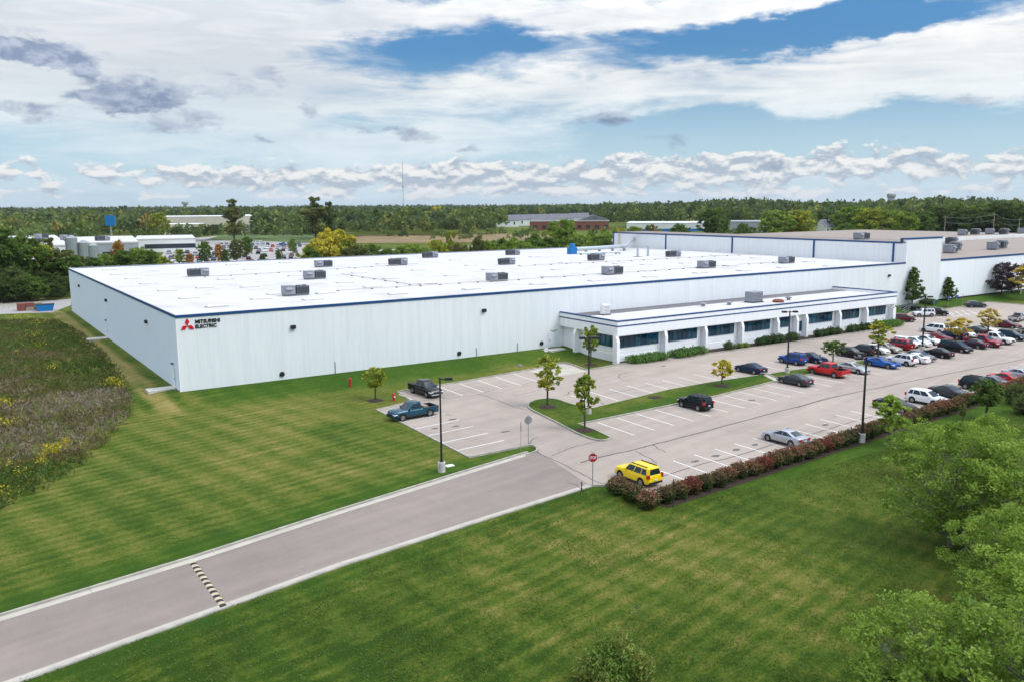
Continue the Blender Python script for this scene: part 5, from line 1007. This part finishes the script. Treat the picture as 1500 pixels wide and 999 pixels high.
for n_, X in enumerate((54.4,56.0,57.4,58.8,61.9,63.3,64.7,66.2,109.2,110.6,112.0,113.4)): shrub('juniper', (X, -13.6+_rt.uniform(-.15,.15), .05), 'juniper', ordinal(n_)+' spreading bright green juniper from the office corner', 'junipers below the office windows', _rt.uniform(1.25,1.5), .72)
p = G(1363, 441, .3); shrub('hedge', (p.x, p.y-.4, tz(p.x,p.y-.4)-.03), 'hedge_red', 'low rust red shrub between the two green maples', None, .9, 1.6); p = G(1351, 446, .3)
shrub('juniper', (p.x, p.y-1, tz(p.x,p.y-1)-.03), 'boxwood', 'dark low evergreen under the dense green maple', None, 1.3, 1.2)
for x, y, s in ((1492,592,2.2),(1502,606,2.0),(1330,655,1.2)):
    p = G(x, y); shrub('box', (p.x, p.y, -.03), 'leaf_dark', 'large dark green shrub on the lawn beyond the shrub row' if x > 1400 else 'dark shrub at the foot of the slender light green tree', None if x < 1400 else 'large dark shrubs', s, 1.3)
for i, (x, y) in enumerate(((802,597.5),(857,631.5),(1057,566.5),(865.5,534.5),(550,586),(958.5,583.5),(1384,449))):
    p = G(x, y); z = .125 if i in (0,1,2,5) else tz(p.x,p.y)-.02; n = 16; r = .95 if i != 5 else .8; rq = random.Random(i)
    if z > .13 or i in (3,4,6): p = G(x, y, z)
    q = [(r*rq.uniform(.85,1.1)*math.cos(6.283*j/n), r*rq.uniform(.85,1.1)*math.sin(6.283*j/n)) for j in range(n)]; mb = MB(); mb.add([(a,c,.0) for a,c in q]+[(a*.5,c*.5,.09) for a,c in q], [(j,(j+1)%n,n+(j+1)%n,n+j) for j in range(n)]+[tuple(range(n,2*n))])
    tag(mb.build('mulch_ring', M['mulch'], loc=(p.x,p.y,z)), 'dark mulch patch at the foot of a young tree' if i != 5 else 'bare mulch patch without a tree on the long island', kind='structure')
# tall reed-like bush in the foreground
rng = np.random.default_rng(77); p = G(902, 985); n = 6500; u_ = rng.normal(size=(n,3)); u_ /= np.linalg.norm(u_, axis=1, keepdims=True); u_[:,2] = np.abs(u_[:,2]); C = u_*(rng.random((n,1))**.35)*np.array((1.75,1.75,1.45))*(1+.16*np.sin(u_[:,:1]*6)+.14*np.sin(u_[:,1:2]*7)); C[:,2] += .05
o = tag(empty('willow_shrub', (p.x, p.y, -.03)), 'dense willowy green brown shrub alone on the open lawn', 'shrub'); link('foliage', leaf_mesh('fol', C, .13*rng.uniform(.6,1.3,n), .42+.2*np.sin(C[:,0]*2.5)+rng.normal(0,.22,n), rng, aspect=.3, upright=.45), o, M['leaf_shrub'] if 'leaf_shrub' in M else leaf_mat('leaf_shrub', [(.03,.06,.010),(.065,.11,.018),(.11,.135,.03),(.15,.11,.04)], .3, .25, 2.1))
st = MB()
for i in range(14): q = 6.283*i/14; st.tube([(.1*math.cos(q),.1*math.sin(q),-.1),(.7*math.cos(q),.7*math.sin(q),1.1)], [.025,.008], 4, False)
st.build('stems', M['twig'], o)
p = G(852, 719); o = tag(empty('broken_sapling', (p.x, p.y, -.03)), 'bare broken sapling with a stake near the stop sign', 'sapling'); MB().box(-.03,.03,-.03,.03,0,.75).build('stake', M['black_metal'], o); MB().tube([(.15,0,0),(-.3,.1,.5),(-.9,.3,.75),(-1.3,.2,.8)], [.03,.022,.012,.004], 5).tube([(-.3,.1,.5),(-.7,-.2,.9)], [.012,.004], 4).tube([(-.9,.3,.75),(-1.1,.5,1.1)], [.01,.003], 4).build('stem', M['bark_grey'], o)
p = G(986, 741); tag(MB().box(p.x-.02, p.x+.02, p.y-.02, p.y+.02, -.05, 1.9).box(p.x-.04, p.x+.04, p.y-.03, p.y+.03, 1.9, 1.95).build('marker_stake', M['dark_plastic']), 'thin dark marker stake in front of the shrub row', 'stake')
# ------------------------------------------------------------------ meadow
rng = np.random.default_rng(5)
mpx = [(-60,770),(0,748),(35,730),(75,712),(120,682),(160,645),(188,612),(194,590),(180,556),(150,518),(118,492),(86,472),(60,468),(0,469),(-80,474)]; mp = g2(mpx)
mp[0] = (mp[0][0]-30, mp[0][1]); mp[-1] = (mp[-1][0]-40, mp[-1][1])
lo, hi = np.min(mp, 0), np.max(mp, 0)
def scatter(n):
    X = rng.uniform(lo[0], hi[0], n*3); Y = rng.uniform(lo[1], hi[1], n*3); k = inside(mp, X, Y); return X[k][:n], Y[k][:n]
def vnoise(X, Y, f, seed): 
    r_ = np.random.default_rng(seed); s = 0
    for i in range(7): q = r_.uniform(-1,1,2); ph = r_.uniform(0,6.28); s = s+np.sin((X*q[0]+Y*q[1])*f*(1+.3*i)+ph)
    return s/7
X, Y = scatter(42000); X = np.repeat(X, 4)+rng.normal(0,.2,200000)[:4*len(X)]; Y = np.repeat(Y, 4)+rng.normal(0,.2,200000)[:4*len(Y)]; patch = vnoise(X, Y, .75, 3); p2 = vnoise(X, Y, .22, 8)
def near_px(lst):
    w = np.zeros(len(X))
    for x, y, r in lst: q = G(x, y); w = np.maximum(w, np.exp(-((X-q.x)**2+(Y-q.y)**2)/r**2))
    return w
grey = near_px([(50,635,6),(100,590,6),(20,660,5),(130,600,4),(60,600,6),(0,640,7)]); brown = near_px([(110,652,3),(168,618,3),(150,585,4),(20,560,7),(60,520,7),(130,640,2.5),(0,575,6)]); lush = near_px([(20,720,4),(70,700,4),(45,735,4),(100,500,9),(110,540,6),(0,740,6)])
far_ = sst(-5, 35, Y)
tall = (.30+.30*np.clip(p2+.4, 0, 1.2)+.55*np.maximum(grey, np.maximum(brown, .7*lush)))*(1-.55*far_); hgt = tall*rng.uniform(.25, 1.3, len(X)); C = np.stack([X, Y, terrain(X, Y)-.03+hgt*rng.random(len(X))**.7], 1)
tn = np.clip(.33+.42*patch+.25*p2+.62*grey+.42*brown-.35*lush+rng.normal(0,.17,len(X)), 0, 1)
tag(link('meadow_weeds', leaf_mesh('meadow', C, .22*rng.uniform(.5,1.4,len(X)), tn, rng, aspect=.24, upright=.5), None, M['weed']), 'unmown meadow of brown and green weeds beside the plant', kind='stuff')
X, Y = [], []
for x, y, n, r in ((78,670,220,.7),(64,684,40,.6),(97,662,50,.5),(20,690,20,.7),(32,706,30,.7),(8,735,40,.8),(167,569,130,.8),(178,575,60,.5),(80,545,50,.7),(50,497,60,1.2),(55,513,40,1.2),(5,600,90,1.2),(15,630,110,1.3),(30,470,120,2.2),(60,478,60,1.8),(8,455,80,2)):
    p = G(x, y); X.append(rng.normal(p.x, r*.6, n)); Y.append(rng.normal(p.y, r*.6, n))
X, Y = np.concatenate(X), np.concatenate(Y); hgt = rng.uniform(.55, 1.25, len(X)); C = np.stack([X, Y, terrain(X,Y)+hgt], 1)
tag(link('goldenrod', leaf_mesh('gold', C, .13*rng.uniform(.6,1.3,len(X)), .55+rng.normal(0,.3,len(X)), rng, aspect=.4, upright=.3), None, M['goldenrod']), 'patches of yellow goldenrod flowering in the meadow', kind='stuff')
# rough grass blades on the lawns near the camera
fpx = [(-60,1025),(330,890),(866,713),(905,735),(960,752),(1260,668),(1560,578),(1700,1010),(200,1010)]; fp = g2(fpx)
lo, hi = np.min(fp, 0), np.max(fp, 0); X = rng.uniform(lo[0], hi[0], 700000); Y = rng.uniform(lo[1], hi[1], 700000); k = inside(fp, X, Y); X, Y = X[k], Y[k]; cl = vnoise(X, Y, 1.4, 21)+vnoise(X, Y, .35, 22)
k = rng.random(len(X)) < np.clip(.30+.55*cl, .10, 1); X, Y, cl = X[k][:120000], Y[k][:120000], cl[k][:120000]
C = np.stack([X, Y, np.full(len(X), .015)], 1)
leaf_mat('grass_blade', [(.024,.055,.010),(.040,.078,.015),(.066,.088,.018),(.12,.11,.035)], .35, 0.0, 1.8)
tag(link('lawn_grass', leaf_mesh('grass', C, .07*rng.uniform(.5,1.3,len(X)), np.clip(.55-.2*cl+rng.normal(0,.2,len(X)),0,1), rng, aspect=.3, upright=.25), None, M['grass_blade']), 'tufts of rough grass on the open lawn', kind='stuff')
# ------------------------------------------------------------------ background
def bldg(name, label, xl, xr, d, h, depth, wallm, roofm, cat='building', group=None, trim=None, dr=None):
    P0, P1 = AT(xl, 320, d), AT(xr, 320, dr or d); P0.z = P1.z = 0; v = P1-P0; w = v.length; z = min(tz(P0.x,P0.y), tz(P1.x,P1.y))-.3
    o = tag(empty(name, (P0.x, P0.y, z), math.atan2(v.y, v.x)), label, cat, group)
    MB().box(0,w,0,.4,0,h-.5).box(0,.4,.401,depth,0,h-.5).box(w-.4,w,.401,depth,0,h-.5).box(.4,w-.4,depth-.4,depth,0,h-.5).build('wall', M[wallm], o); MB().box(-.15,w+.15,-.15,depth+.15,h-.499,h).build('roof', M[roofm], o)
    if trim: MB().box(-.2,w+.2,-.25,-.151,h-1.6,h+.02).build('trim', M[trim], o)
    return o, w
def opening(o, x0, x1, z0, z1, m='pane_dark', nm='window'):
    f = MB().box(x0, x1, -.12, -.002, z0, z1).build(nm, M['window_frame' if nm == 'window' else 'metal_grey'], o); MB().box(x0+.12, x1-.12, -.16, -.121, z0+.12, z1-.12).build('pane' if nm == 'window' else 'panel', M[m], f)
o, w = bldg('warehouse', 'long white roofed warehouse beyond the left trees', -60, 98, 330, 8.5, 120, 'white_wall', 'white_roof')
for i in range(6): opening(o, 4+i*7, 7+i*7, 1, 4, 'door_dark', 'dock_door')
o, w = bldg('warehouse', 'white warehouse with steel towers beside the far car park', 96, 200, 345, 8.5, 70, 'metal_grey', 'white_roof')
for i in range(3): opening(o, 3+i*8, 7+i*8, 1, 5, 'pane_dark')
o, w = bldg('warehouse', 'low white building strip behind the crowded far car park', 195, 284, 430, 6.5, 50, 'white_wall', 'white_roof'); opening(o, 4, 26, 2, 4, 'pane_dark')
for x, yt, dd, lb in ((104,345,322,'grey steel silo tower left of its twin'),(122,352,322,'shorter grey steel silo'),(135,356,322,'small grey steel bin beside the silos')):
    q = AT(x, yt, dd); o = tag(empty('silo', (q.x,q.y,-.03)), lb, 'silo'); MB().lathe([(1.8,0),(1.8,q.z-.9),(.4,q.z)], 14).build('tank', M['galv'], o); MB().box(-2.0,-1.82,-.3,.3,0,q.z-1).build('ladder', M['metal_grey'], o)
for i, (x, y, dd) in enumerate(((30,343,350),(55,346,345),(98,342,380),(150,350,360),(60,340,400),(20,350,340))):
    q = AT(x, y, dd); roof_unit((q.x, q.y, 8.2), i % 2, 'small unit on the white roof of the long left warehouse' if x < 98 else 'small unit on the white roof beside the steel silos', 1.1, .4)
o, w = bldg('factory_shed', 'beige factory with dark dock openings and tall blank front', 238, 372, 742, 13.8, 60, 'beige_wall', 'white_wall'); [opening(o, x0, x0+7, .3, 7, 'door_dark', 'dock_door') for x0 in (38,48,66)]
o, w = bldg('factory_shed', 'lower beige wing of the factory with dock openings', 200, 300, 690, 8.5, 30, 'beige_wall', 'white_wall'); [opening(o, x0, x0+5, .3, 5, 'door_dark', 'dock_door') for x0 in (30,38)]
bldg('factory_shed', 'bright blue walled shed behind the beige factory', 352, 424, 900, 13.5, 40, 'blue_wall', 'white_wall'); bldg('factory_shed', 'long low white roofed shed right of the beige factory', 372, 452, 700, 6.5, 60, 'white_wall', 'white_roof')
q = AT(161, 316, 560); o = tag(empty('blue_tower', (q.x,q.y,-.03), -.4), 'blue square billboard tower over the trees', 'billboard'); MB().box(-.4,.4,-.4,.4,0,q.z-6).build('post', M['metal_grey'], o); MB().box(-2.6,2.6,-1,1,q.z-6,q.z).build('panel', M['duct_blue'], o)
o, w = bldg('brick_school', 'red brick building with grey hipped roof across the field', 776, 892, 690, 8.5, 45, 'brick_red', 'shingle')
MB().box(-.3,w+.3,-.3,-.152,7.6,8.3).build('cornice', M['white_wall'], o); MB().add([(w*.62,-.4,8.4),(w+.6,-.4,8.4),(w*.81,-.4,12.5),(w*.62,30,8.4),(w+.6,30,8.4),(w*.81,30,12.5)], [(0,1,2),(0,2,5,3),(1,4,5,2)]).build('gable_roof', M['shingle'], o)
for i in range(9): opening(o, 3+i*7, 6+i*7, 2, 4.5)
def gable(name, label, x, d, w, dp, h, rh, wm, rm, rz=.0, grp=None):
    q = AT(x, 320, d); z = tz(q.x,q.y)-.1; o = tag(empty(name, (q.x,q.y,z), -YAW+rz), label, 'house', grp); MB().box(-w/2,w/2,-dp/2,dp/2,0,h).add([(-w/2+.01,-dp/2,h),(-w/2+.01,dp/2,h),(-w/2+.01,0,h+rh-.2)], [(0,1,2)]).add([(w/2-.01,-dp/2,h),(w/2-.01,dp/2,h),(w/2-.01,0,h+rh-.2)], [(0,1,2)]).build('wall', M[wm], o)
    e = .5; rf_ = MB().add([(-w/2-e,-dp/2-e,h-.2),(w/2+e,-dp/2-e,h-.2),(w/2+e,0,h+rh),(-w/2-e,0,h+rh),(w/2+e,dp/2+e,h-.2),(-w/2-e,dp/2+e,h-.2)], [(0,1,2,3),(3,2,4,5)]).build('roof', M[rm], o); MB().box(w*.2,w*.2+.8,.3,1.1,h+rh*.6,h+rh+1).build('chimney', M['brick_red'], rf_)
    for i in range(3): opening_b(o, -w/2+w*(i+.3)/3, -dp/2, h)
def opening_b(o, x, y, h): MB().box(x, x+1.3, y-.1, y-.002, h*.35, h*.75).build('window', M['pane_dark'], o)
for i, (x, d, w_) in enumerate(((742,820,22),(765,860,26),(792,880,26),(822,900,24),(848,930,20))): gable('town_house', 'pale house with grey roof among trees behind the brick school', x, d, w_, 12, 6.5, 4.5, 'white_wall', 'shingle', .15, 'grey roofed houses beyond the field')
gable('farm_house', 'white two storey house with dark roof between the lime green trees', 1211, 560, 11, 9, 6.5, 4, 'white_wall', 'shingle', .5)
o, w = bldg('factory_shed', 'long white shed with blue base band beyond the tall block', 918, 1038, 640, 7.0, 50, 'white_wall', 'white_wall'); MB().box(.2,w-.2,-.2,-.003,0,2.6).build('base_band', M['blue_wall'], o)
bldg('factory_shed', 'grey metal shed right of the long white and blue one', 1062, 1122, 610, 8.0, 40, 'metal_grey', 'metal_grey')
# field, lots and far roads
def flat(name, px, z, m, label):
    me_ = poly_sheet(g2(px), z); bm = bmesh.new(); bm.from_mesh(me_); bmesh.ops.subdivide_edges(bm, edges=bm.edges, cuts=5, use_grid_fill=True); bm.to_mesh(me_); bm.free()
    for v_ in me_.vertices: v_.co.z = z+tz(v_.co.x, v_.co.y)
    tag(link(name, me_, None, M[m]), label, kind='structure')
flat('far_car_park', [(225,396),(470,384),(462,343),(330,345),(250,352)], .02, 'far_pave', 'crowded far car park beyond the plant'); flat('field', [(505,357),(720,356),(905,349),(720,342.5),(560,344.5),(490,348)], .12, 'field_tan', 'tawny stubble field beyond the plant'); flat('field', [(300,352),(500,357),(560,345),(420,341),(330,343)], .06, 'field_green', 'green field behind the far car park'); flat('far_road', [(440,372),(700,361),(705,362),(440,374.5)], .16, 'far_pave', 'pale road crossing behind the plant')
# far car park
fc = {}
def far_car_mesh():
    if fc: return fc['m']
    k = KIND['hatch']; mb = MB(); mb.add([(x,y*s,z) for s in (-1,1) for x,y,z in ((-2.2,.88,.25),(2.2,.88,.25),(2.2,.85,.75),(1.0,.88,.98),(-2.1,.88,1.0))], [(0,1,2,3,4),(9,8,7,6,5),(0,5,6,1),(1,6,7,2),(2,7,8,3),(3,8,9,4),(4,9,5,0)]); n0 = len(mb.F)
    mb.add([(-2.0,-.82,1.0),(1.0,-.82,.98),(1.0,.82,.98),(-2.0,.82,1.0),(-1.4,-.66,1.47),(.25,-.66,1.47),(.25,.66,1.47),(-1.4,.66,1.47)], [(0,1,5,4),(1,2,6,5),(2,3,7,6),(3,0,4,7)]); n1 = len(mb.F); mb.add([(-1.4,-.66,1.47),(.25,-.66,1.47),(.25,.66,1.47),(-1.4,.66,1.47)], [(0,1,2,3)])
    n2 = len(mb.F)
    for x in (-1.35,1.4):
        for s in (-1,1): mb.lathe([(.32,s*.70),(.32,s*.90)], 10, 'y', (x,0,.32))
    me_ = mesh('far_car', mb.V, mb.F); me_.materials.append(None); me_.materials.append(M['car_glass']); me_.materials.append(M['rubber'])
    for i, f in enumerate(me_.polygons): f.material_index = 1 if n0 <= i < n1 else 2 if i >= n2 else 0
    fc['m'] = me_; return me_
cols = ['white']*4+['silver']*4+['black']*3+['charcoal']*2+['grey']*2+['red','crimson','navy','blue','maroon','beige']
FL = {'white':'white','silver':'silver','black':'black','charcoal':'charcoal','grey':'grey','red':'red','crimson':'crimson','navy':'navy','blue':'blue','maroon':'maroon','beige':'beige'}
for d in (312,330,352,370,394,412,438,456,480):
    x = 246+_rt.uniform(0,4)
    while x < 452:
        if _rt.random() < .62:
            c = _rt.choice(cols); q = AT(x, 350, d); o = link('distant_car', far_car_mesh(), None, PAINT[c], loc=(q.x, q.y, tz(q.x,q.y)+.03), rot=(0,0,-YAW+R(90)*_rt.choice((1,-1))+R(14))); tag(o, FL[c]+' car standing in the crowded far car park', 'car', FL[c]+' cars in the far car park')
        x += 2.9*F0/d
for x, d, c in ((377,500,'white'),(383,502,'white'),(414,470,'blue')): q = AT(x, 350, d); v_ = vehicle('delivery_van' if x < 400 else 'parked_minivan', 'minivan', c, (q.x,q.y), 20, {377:'white delivery van by the green field',383:'second white delivery van by the green field',414:'blue minivan by the far green field'}[x], 'van', None); v_.location.z = tz(q.x,q.y)+.05
# individual trees in the middle distance
LG = 'tall trees at the left end of the plant'
for x, yt, d, sp, lf in ((4,336,226,'poplar','leaf_green'),(27,348,232,'oak','leaf_green'),(50,356,238,'oak','leaf_mixed'),(70,350,250,'poplar','leaf_olive'),(88,366,236,'oak','leaf_olive'),(100,376,232,'oak','leaf_green'),(14,392,222,'wide','leaf_dark'),(40,402,222,'wide','leaf_green'),(64,398,228,'wide','leaf_dark'),(90,404,226,'wide','leaf_dark'),(-22,350,230,'oak','leaf_green'),(0,408,219,'wide','leaf_dark'),(28,412,219,'wide','leaf_dark'),(54,412,219,'wide','leaf_green'),(80,414,220,'wide','leaf_dark'),(-20,400,222,'wide','leaf_dark')):
    tree_px(sp, x, yt, d, lf, {'leaf_dark':'dark green broadleaf tree in the clump by the service road','leaf_green':'mid green broadleaf tree in the clump by the service road','leaf_olive':'olive tinted broadleaf tree in the clump by the service road','leaf_mixed':'yellow flecked broadleaf tree in the clump by the service road'}[lf], LG)
MG = 'trees behind the plant roof'
ML = {'leaf_green':'green tree showing over the rear edge of the plant roof','leaf_lime':'lime green tree showing over the rear edge of the plant roof','leaf_orange':'orange brown tree showing over the rear edge of the plant roof','leaf_dark':'dark green tree showing over the rear edge of the plant roof','leaf_olive':'olive tree showing over the rear edge of the plant roof','leaf_yellow':'yellow tree showing over the rear edge of the plant roof','leaf_mixed':'yellow green tree showing over the rear edge of the plant roof'}
for x, yt, d, sp, lf, w in ((112,374,252,'oak','leaf_olive',.8),(134,378,256,'oak','leaf_green',.9),(154,372,258,'oak','leaf_lime',.8),(172,354,262,'oak','leaf_orange',.45),(180,368,258,'oak','leaf_green',.9),(202,364,260,'oak','leaf_lime',.9),(222,368,258,'oak','leaf_green',.9),(240,376,254,'oak','leaf_mixed',.7),(262,366,330,'oak','leaf_mixed',.8),(277,372,300,'oak','leaf_orange',.6),(298,354,330,'oak','leaf_green',.7),(320,358,330,'oak','leaf_orange',.6),(345,352,330,'oak','leaf_olive',.8),(360,348,360,'oak','leaf_green',.8),(330,366,300,'oak','leaf_green',.6),(384,372,310,'oak','leaf_green',.6),(408,366,320,'oak','leaf_green',.6),(428,350,380,'oak','leaf_lime',.6),
    (472,346,232,'wide','leaf_yellow',.8),(487,338,236,'oak','leaf_yellow',1.0),(500,346,236,'wide','leaf_mixed',.7),(455,364,224,'wide','leaf_green',.7),(520,360,228,'wide','leaf_olive',.9),(542,358,236,'wide','leaf_green',.8),(568,364,226,'wide','leaf_green',.8),(596,358,238,'wide','leaf_lime',.9),(614,360,232,'wide','leaf_lime',.9),(640,352,240,'oak','leaf_mixed',.7),(658,340,250,'poplar','leaf_mixed',.5),(672,358,236,'wide','leaf_olive',.8),(700,348,236,'oak','leaf_olive',.5),(716,354,240,'wide','leaf_lime',.8),(734,351,244,'wide','leaf_green',.9),(756,350,238,'wide','leaf_lime',.9),(780,346,250,'wide','leaf_green',.9),(802,347,244,'wide','leaf_green',.9),(822,322,262,'oak','leaf_lime',.8),(846,342,250,'wide','leaf_lime',.9),(868,344,256,'wide','leaf_green',.9),(888,341,262,'wide','leaf_lime',.9),(905,334,300,'oak','leaf_mixed',.7),(930,332,330,'oak','leaf_mixed',.7),(955,330,360,'oak','leaf_olive',.7)):
    tree_px(sp, x, yt, d, lf, ML[lf], MG, w)
for x, yt, d, sp, lf, lb, w in ((340,293,520,'poplar','leaf_olive','tall ragged tree standing out against the sky by the beige factory',1.1),(460,290,500,'poplar','leaf_olive','tallest ragged tree above the far wood',1.15),(481,297,505,'poplar','leaf_dark','ragged dark tree right of the tallest one',.8),(232,312,560,'oak','leaf_mixed','pale tree in front of the lower beige wing',.8),(1048,306,470,'oak','leaf_green','big grey green round tree in front of the grey metal shed',1.15),(1088,328,430,'wide','leaf_green','small round green tree before the grey metal shed',.8),(1136,309,440,'oak','leaf_lime','large lime green tree left of the white house',1.25),(1168,308,450,'oak','leaf_mixed','large golden green tree left of the white house',1.15),(995,328,420,'wide','leaf_green','low dark tree over the tall block roof',.8),(1246,303,470,'oak','leaf_lime','broad lime tree right of the white house',1.2),(1275,306,460,'oak','leaf_mixed','golden lime tree behind the lone roof unit',1.2),(1302,308,470,'oak','leaf_lime','lime tree behind the tall block corner',1.2),(1328,312,455,'oak','leaf_mixed','yellowish tree above the pale far plant block',1.0),(1240,328,430,'wide','leaf_green','low green bushy tree under the lime trees',1.0),(1290,334,420,'wide','leaf_olive','low olive bushy tree under the lime trees',1.0),(640,304,700,'oak','leaf_yellow','single yellow tree within the far wood',.9),(665,340,520,'oak','leaf_mixed','pale tree at the edge of the tawny field',.7)):
    tree_px(sp, x, yt, d, lf, lb, None, w)
for i, x in enumerate((1352,1376,1400,1424,1448,1472,1496,1520)):
    tree_px('oak', x, (310,303,300,305,298,296,300,303)[i], (500,520,530,515,525,520,540,520)[i], ('leaf_green','leaf_dark')[i % 2], 'large mid green tree behind the tan factory roofs' if i % 2 == 0 else 'large dark green tree behind the tan factory roofs', 'trees behind the tan roofs', 1.15)
# woods: one mass each
def wood(name, label, belts, seed):
    r_ = np.random.default_rng(seed); Cs, Ss, Ts = [], [], []
    for x0, x1, d0, d1, n, h0, h1, per, base in belts:
        base += .05
        for i in range(n):
            x = r_.uniform(x0, x1); d = d0+(d1-d0)*r_.random()**.8; q = AT(x, 300, d); z = tz(q.x,q.y); h = r_.uniform(h0, h1); rad = h*r_.uniform(.27,.46); c = base+r_.normal(0,.16)
            if r_.random() < .05: c += .36
            u = r_.normal(size=(per,3)); u /= np.linalg.norm(u, axis=1, keepdims=True); u[:,2] = np.abs(u[:,2])*1.1-.25*r_.random(per); lump = 1+.28*np.sin(u[:,0]*3.3+i)*np.cos(u[:,1]*3.7+2*i); rr_ = r_.random(per)**.16*lump
            P = u*rr_[:,None]*np.array((rad,rad,h*.52)); P[:,2] += h*.46; P[:,2] = np.maximum(P[:,2], .3)
            Cs.append(P+np.array((q.x,q.y,z))); Ss.append(rad*.30*(60/per)**.5*r_.uniform(.6,1.35,per)); Ts.append(np.clip(c+r_.normal(0,.055,per), 0, 1))
    C, S_2, T = np.concatenate(Cs), np.concatenate(Ss), np.concatenate(Ts)
    tag(link(name, leaf_mesh(name, C, S_2, T, r_, aspect=.75), None, M['forest_leaf']), label, kind='stuff')
wood('far_woods', 'unbroken far woodland along the horizon', [(-80,1580,1500,4200,2600,13,20,38,.22),(-80,1580,1000,1500,520,12,18,50,.26)], 1)
wood('left_woods', 'mixed wood behind the white left warehouses', [(-80,215,560,1000,330,11,17,80,.36),(215,470,950,1300,110,13,18,60,.30),(-60,130,425,560,60,9,14,90,.40)], 2)
wood('middle_woods', 'dense green wood behind the tawny field', [(372,735,610,900,330,12,19,90,.33),(480,720,585,625,60,9,14,100,.38),(200,470,540,600,70,6,11,90,.38),(720,930,960,1300,120,13,18,70,.28),(560,900,470,560,40,4,8,80,.42)], 3)
wood('hill_woods', 'wooded low hill behind the tan roofed wing', [(870,1580,720,1300,560,11,20,70,.27),(1180,1580,540,700,150,14,20,110,.36),(890,1130,700,800,80,12,17,90,.30),(900,1200,440,520,30,4,8,90,.5)], 4)
# towers and poles
q = AT(1306, 282.5, 1500); o = tag(empty('water_tower', (q.x,q.y,tz(q.x,q.y)-.1)), 'bulbous grey blue water tower above the wooded hill', 'water tower'); Ht = q.z-tz(q.x,q.y)
MB().lathe([(5.2,0),(5.2,Ht-9)], 18).build('shaft', M['metal_grey'], o, smooth=True, sharp=.7); MB().lathe([(5.3,Ht-8.99),(6.8,Ht-6),(7.0,Ht-4),(6.6,Ht-2),(4,Ht-.3),(.5,Ht)], 20).build('tank', M['metal_grey'], o, smooth=True, sharp=.7)
q = AT(271, 295.5, 2200); o = tag(empty('water_tower', (q.x,q.y,tz(q.x,q.y)-.1)), 'distant pale water tower above the beige factory', 'water tower'); Ht = q.z-tz(q.x,q.y)
MB().lathe([(4.5,0),(3.2,Ht-9)], 14).build('shaft', M['metal_grey'], o); MB().lathe([(3.3,Ht-8.99),(8,Ht-6),(8,Ht-1),(6,Ht)], 16).build('tank', M['metal_grey'], o)
q = AT(589, 232, 2400); o = tag(empty('radio_mast', (q.x,q.y,tz(q.x,q.y)-.1)), 'very tall thin guyed radio mast on the horizon', 'mast'); Ht = q.z-tz(q.x,q.y)
mb = MB()
for a in (90,210,330): mb.tube([(1.0*math.cos(R(a)),1.0*math.sin(R(a)),0),(1.0*math.cos(R(a)),1.0*math.sin(R(a)),Ht*.92)], .28, 4)
mb.build('leg_frame', M['metal_grey'], o); br_ = MB()
for i in range(int(Ht*.92/4)): 
    for a, c in ((90,210),(210,330),(330,90)): br_.tube([(math.cos(R(a)),math.sin(R(a)),i*4),(math.cos(R(c)),math.sin(R(c)),i*4+4)], .16, 3, False)
br_.build('bracing', M['metal_grey'], o); MB().tube([(0,0,Ht*.92),(0,0,Ht)], .25, 4).build('antenna', M['metal_grey'], o); MB().lathe([(2.0,Ht*.45),(2.0,Ht*.48)], 8).build('dish_ring', M['metal_grey'], o)
PP = []
for x, yt, d, lb in ((1385,316,470,'wooden utility pole behind the tan roof left of the taller ones'),(1457,312,480,'tall wooden utility pole behind the tan roof'),(1494,320,490,'shorter wooden utility pole beyond the tall one behind the tan roof'),(1118,308,640,'thin utility pole above the grey metal shed')):
    q = AT(x, yt, d); z = tz(q.x,q.y)-.03; o = tag(empty('utility_pole', (q.x,q.y,z), -YAW), lb, 'utility pole'); h = q.z-z; MB().tube([(0,0,-.5),(0,0,h)], [.24,.16], 7).build('pole', M['pallet_wood'], o); MB().box(-1.3,1.3,-.07,.07,h-1.0,h-.82).build('crossarm', M['pallet_wood'], o); PP.append(Vector((q.x,q.y,q.z-.7)))
for a, c in zip(PP[:2], PP[1:3]):
    for dz in (0, -2.6):
        pts = [a+(c-a)*(i/8)+Vector((0,0,dz-1.2*(1-(i/4-1)**2))) for i in range(9)]; tag(MB().tube(pts, .03, 4, False).build('power_line', M['metal_grey']), 'thin power line strung between the utility poles', 'wire', 'power lines')
a = PP[0]; c = AT(900, 322, 560)

# ------------------------------------------------------------------ haze
HZ = 0.00004
hm = bpy.data.materials.new('haze'); hm.use_nodes = True; t = hm.node_tree; t.nodes.clear(); pv = t.nodes.new('ShaderNodeVolumePrincipled'); pv.inputs['Color'].default_value = (.80,.87,.95,1); pv.inputs['Density'].default_value = HZ; pv.inputs['Anisotropy'].default_value = .2
ho = t.nodes.new('ShaderNodeOutputMaterial'); t.links.new(pv.outputs[0], ho.inputs['Volume'])
tag(MB().box(-14500, 14500, -14500, 14500, -8.0, 190.0).build('haze', hm), 'thin pale haze over the far woods', kind='stuff')
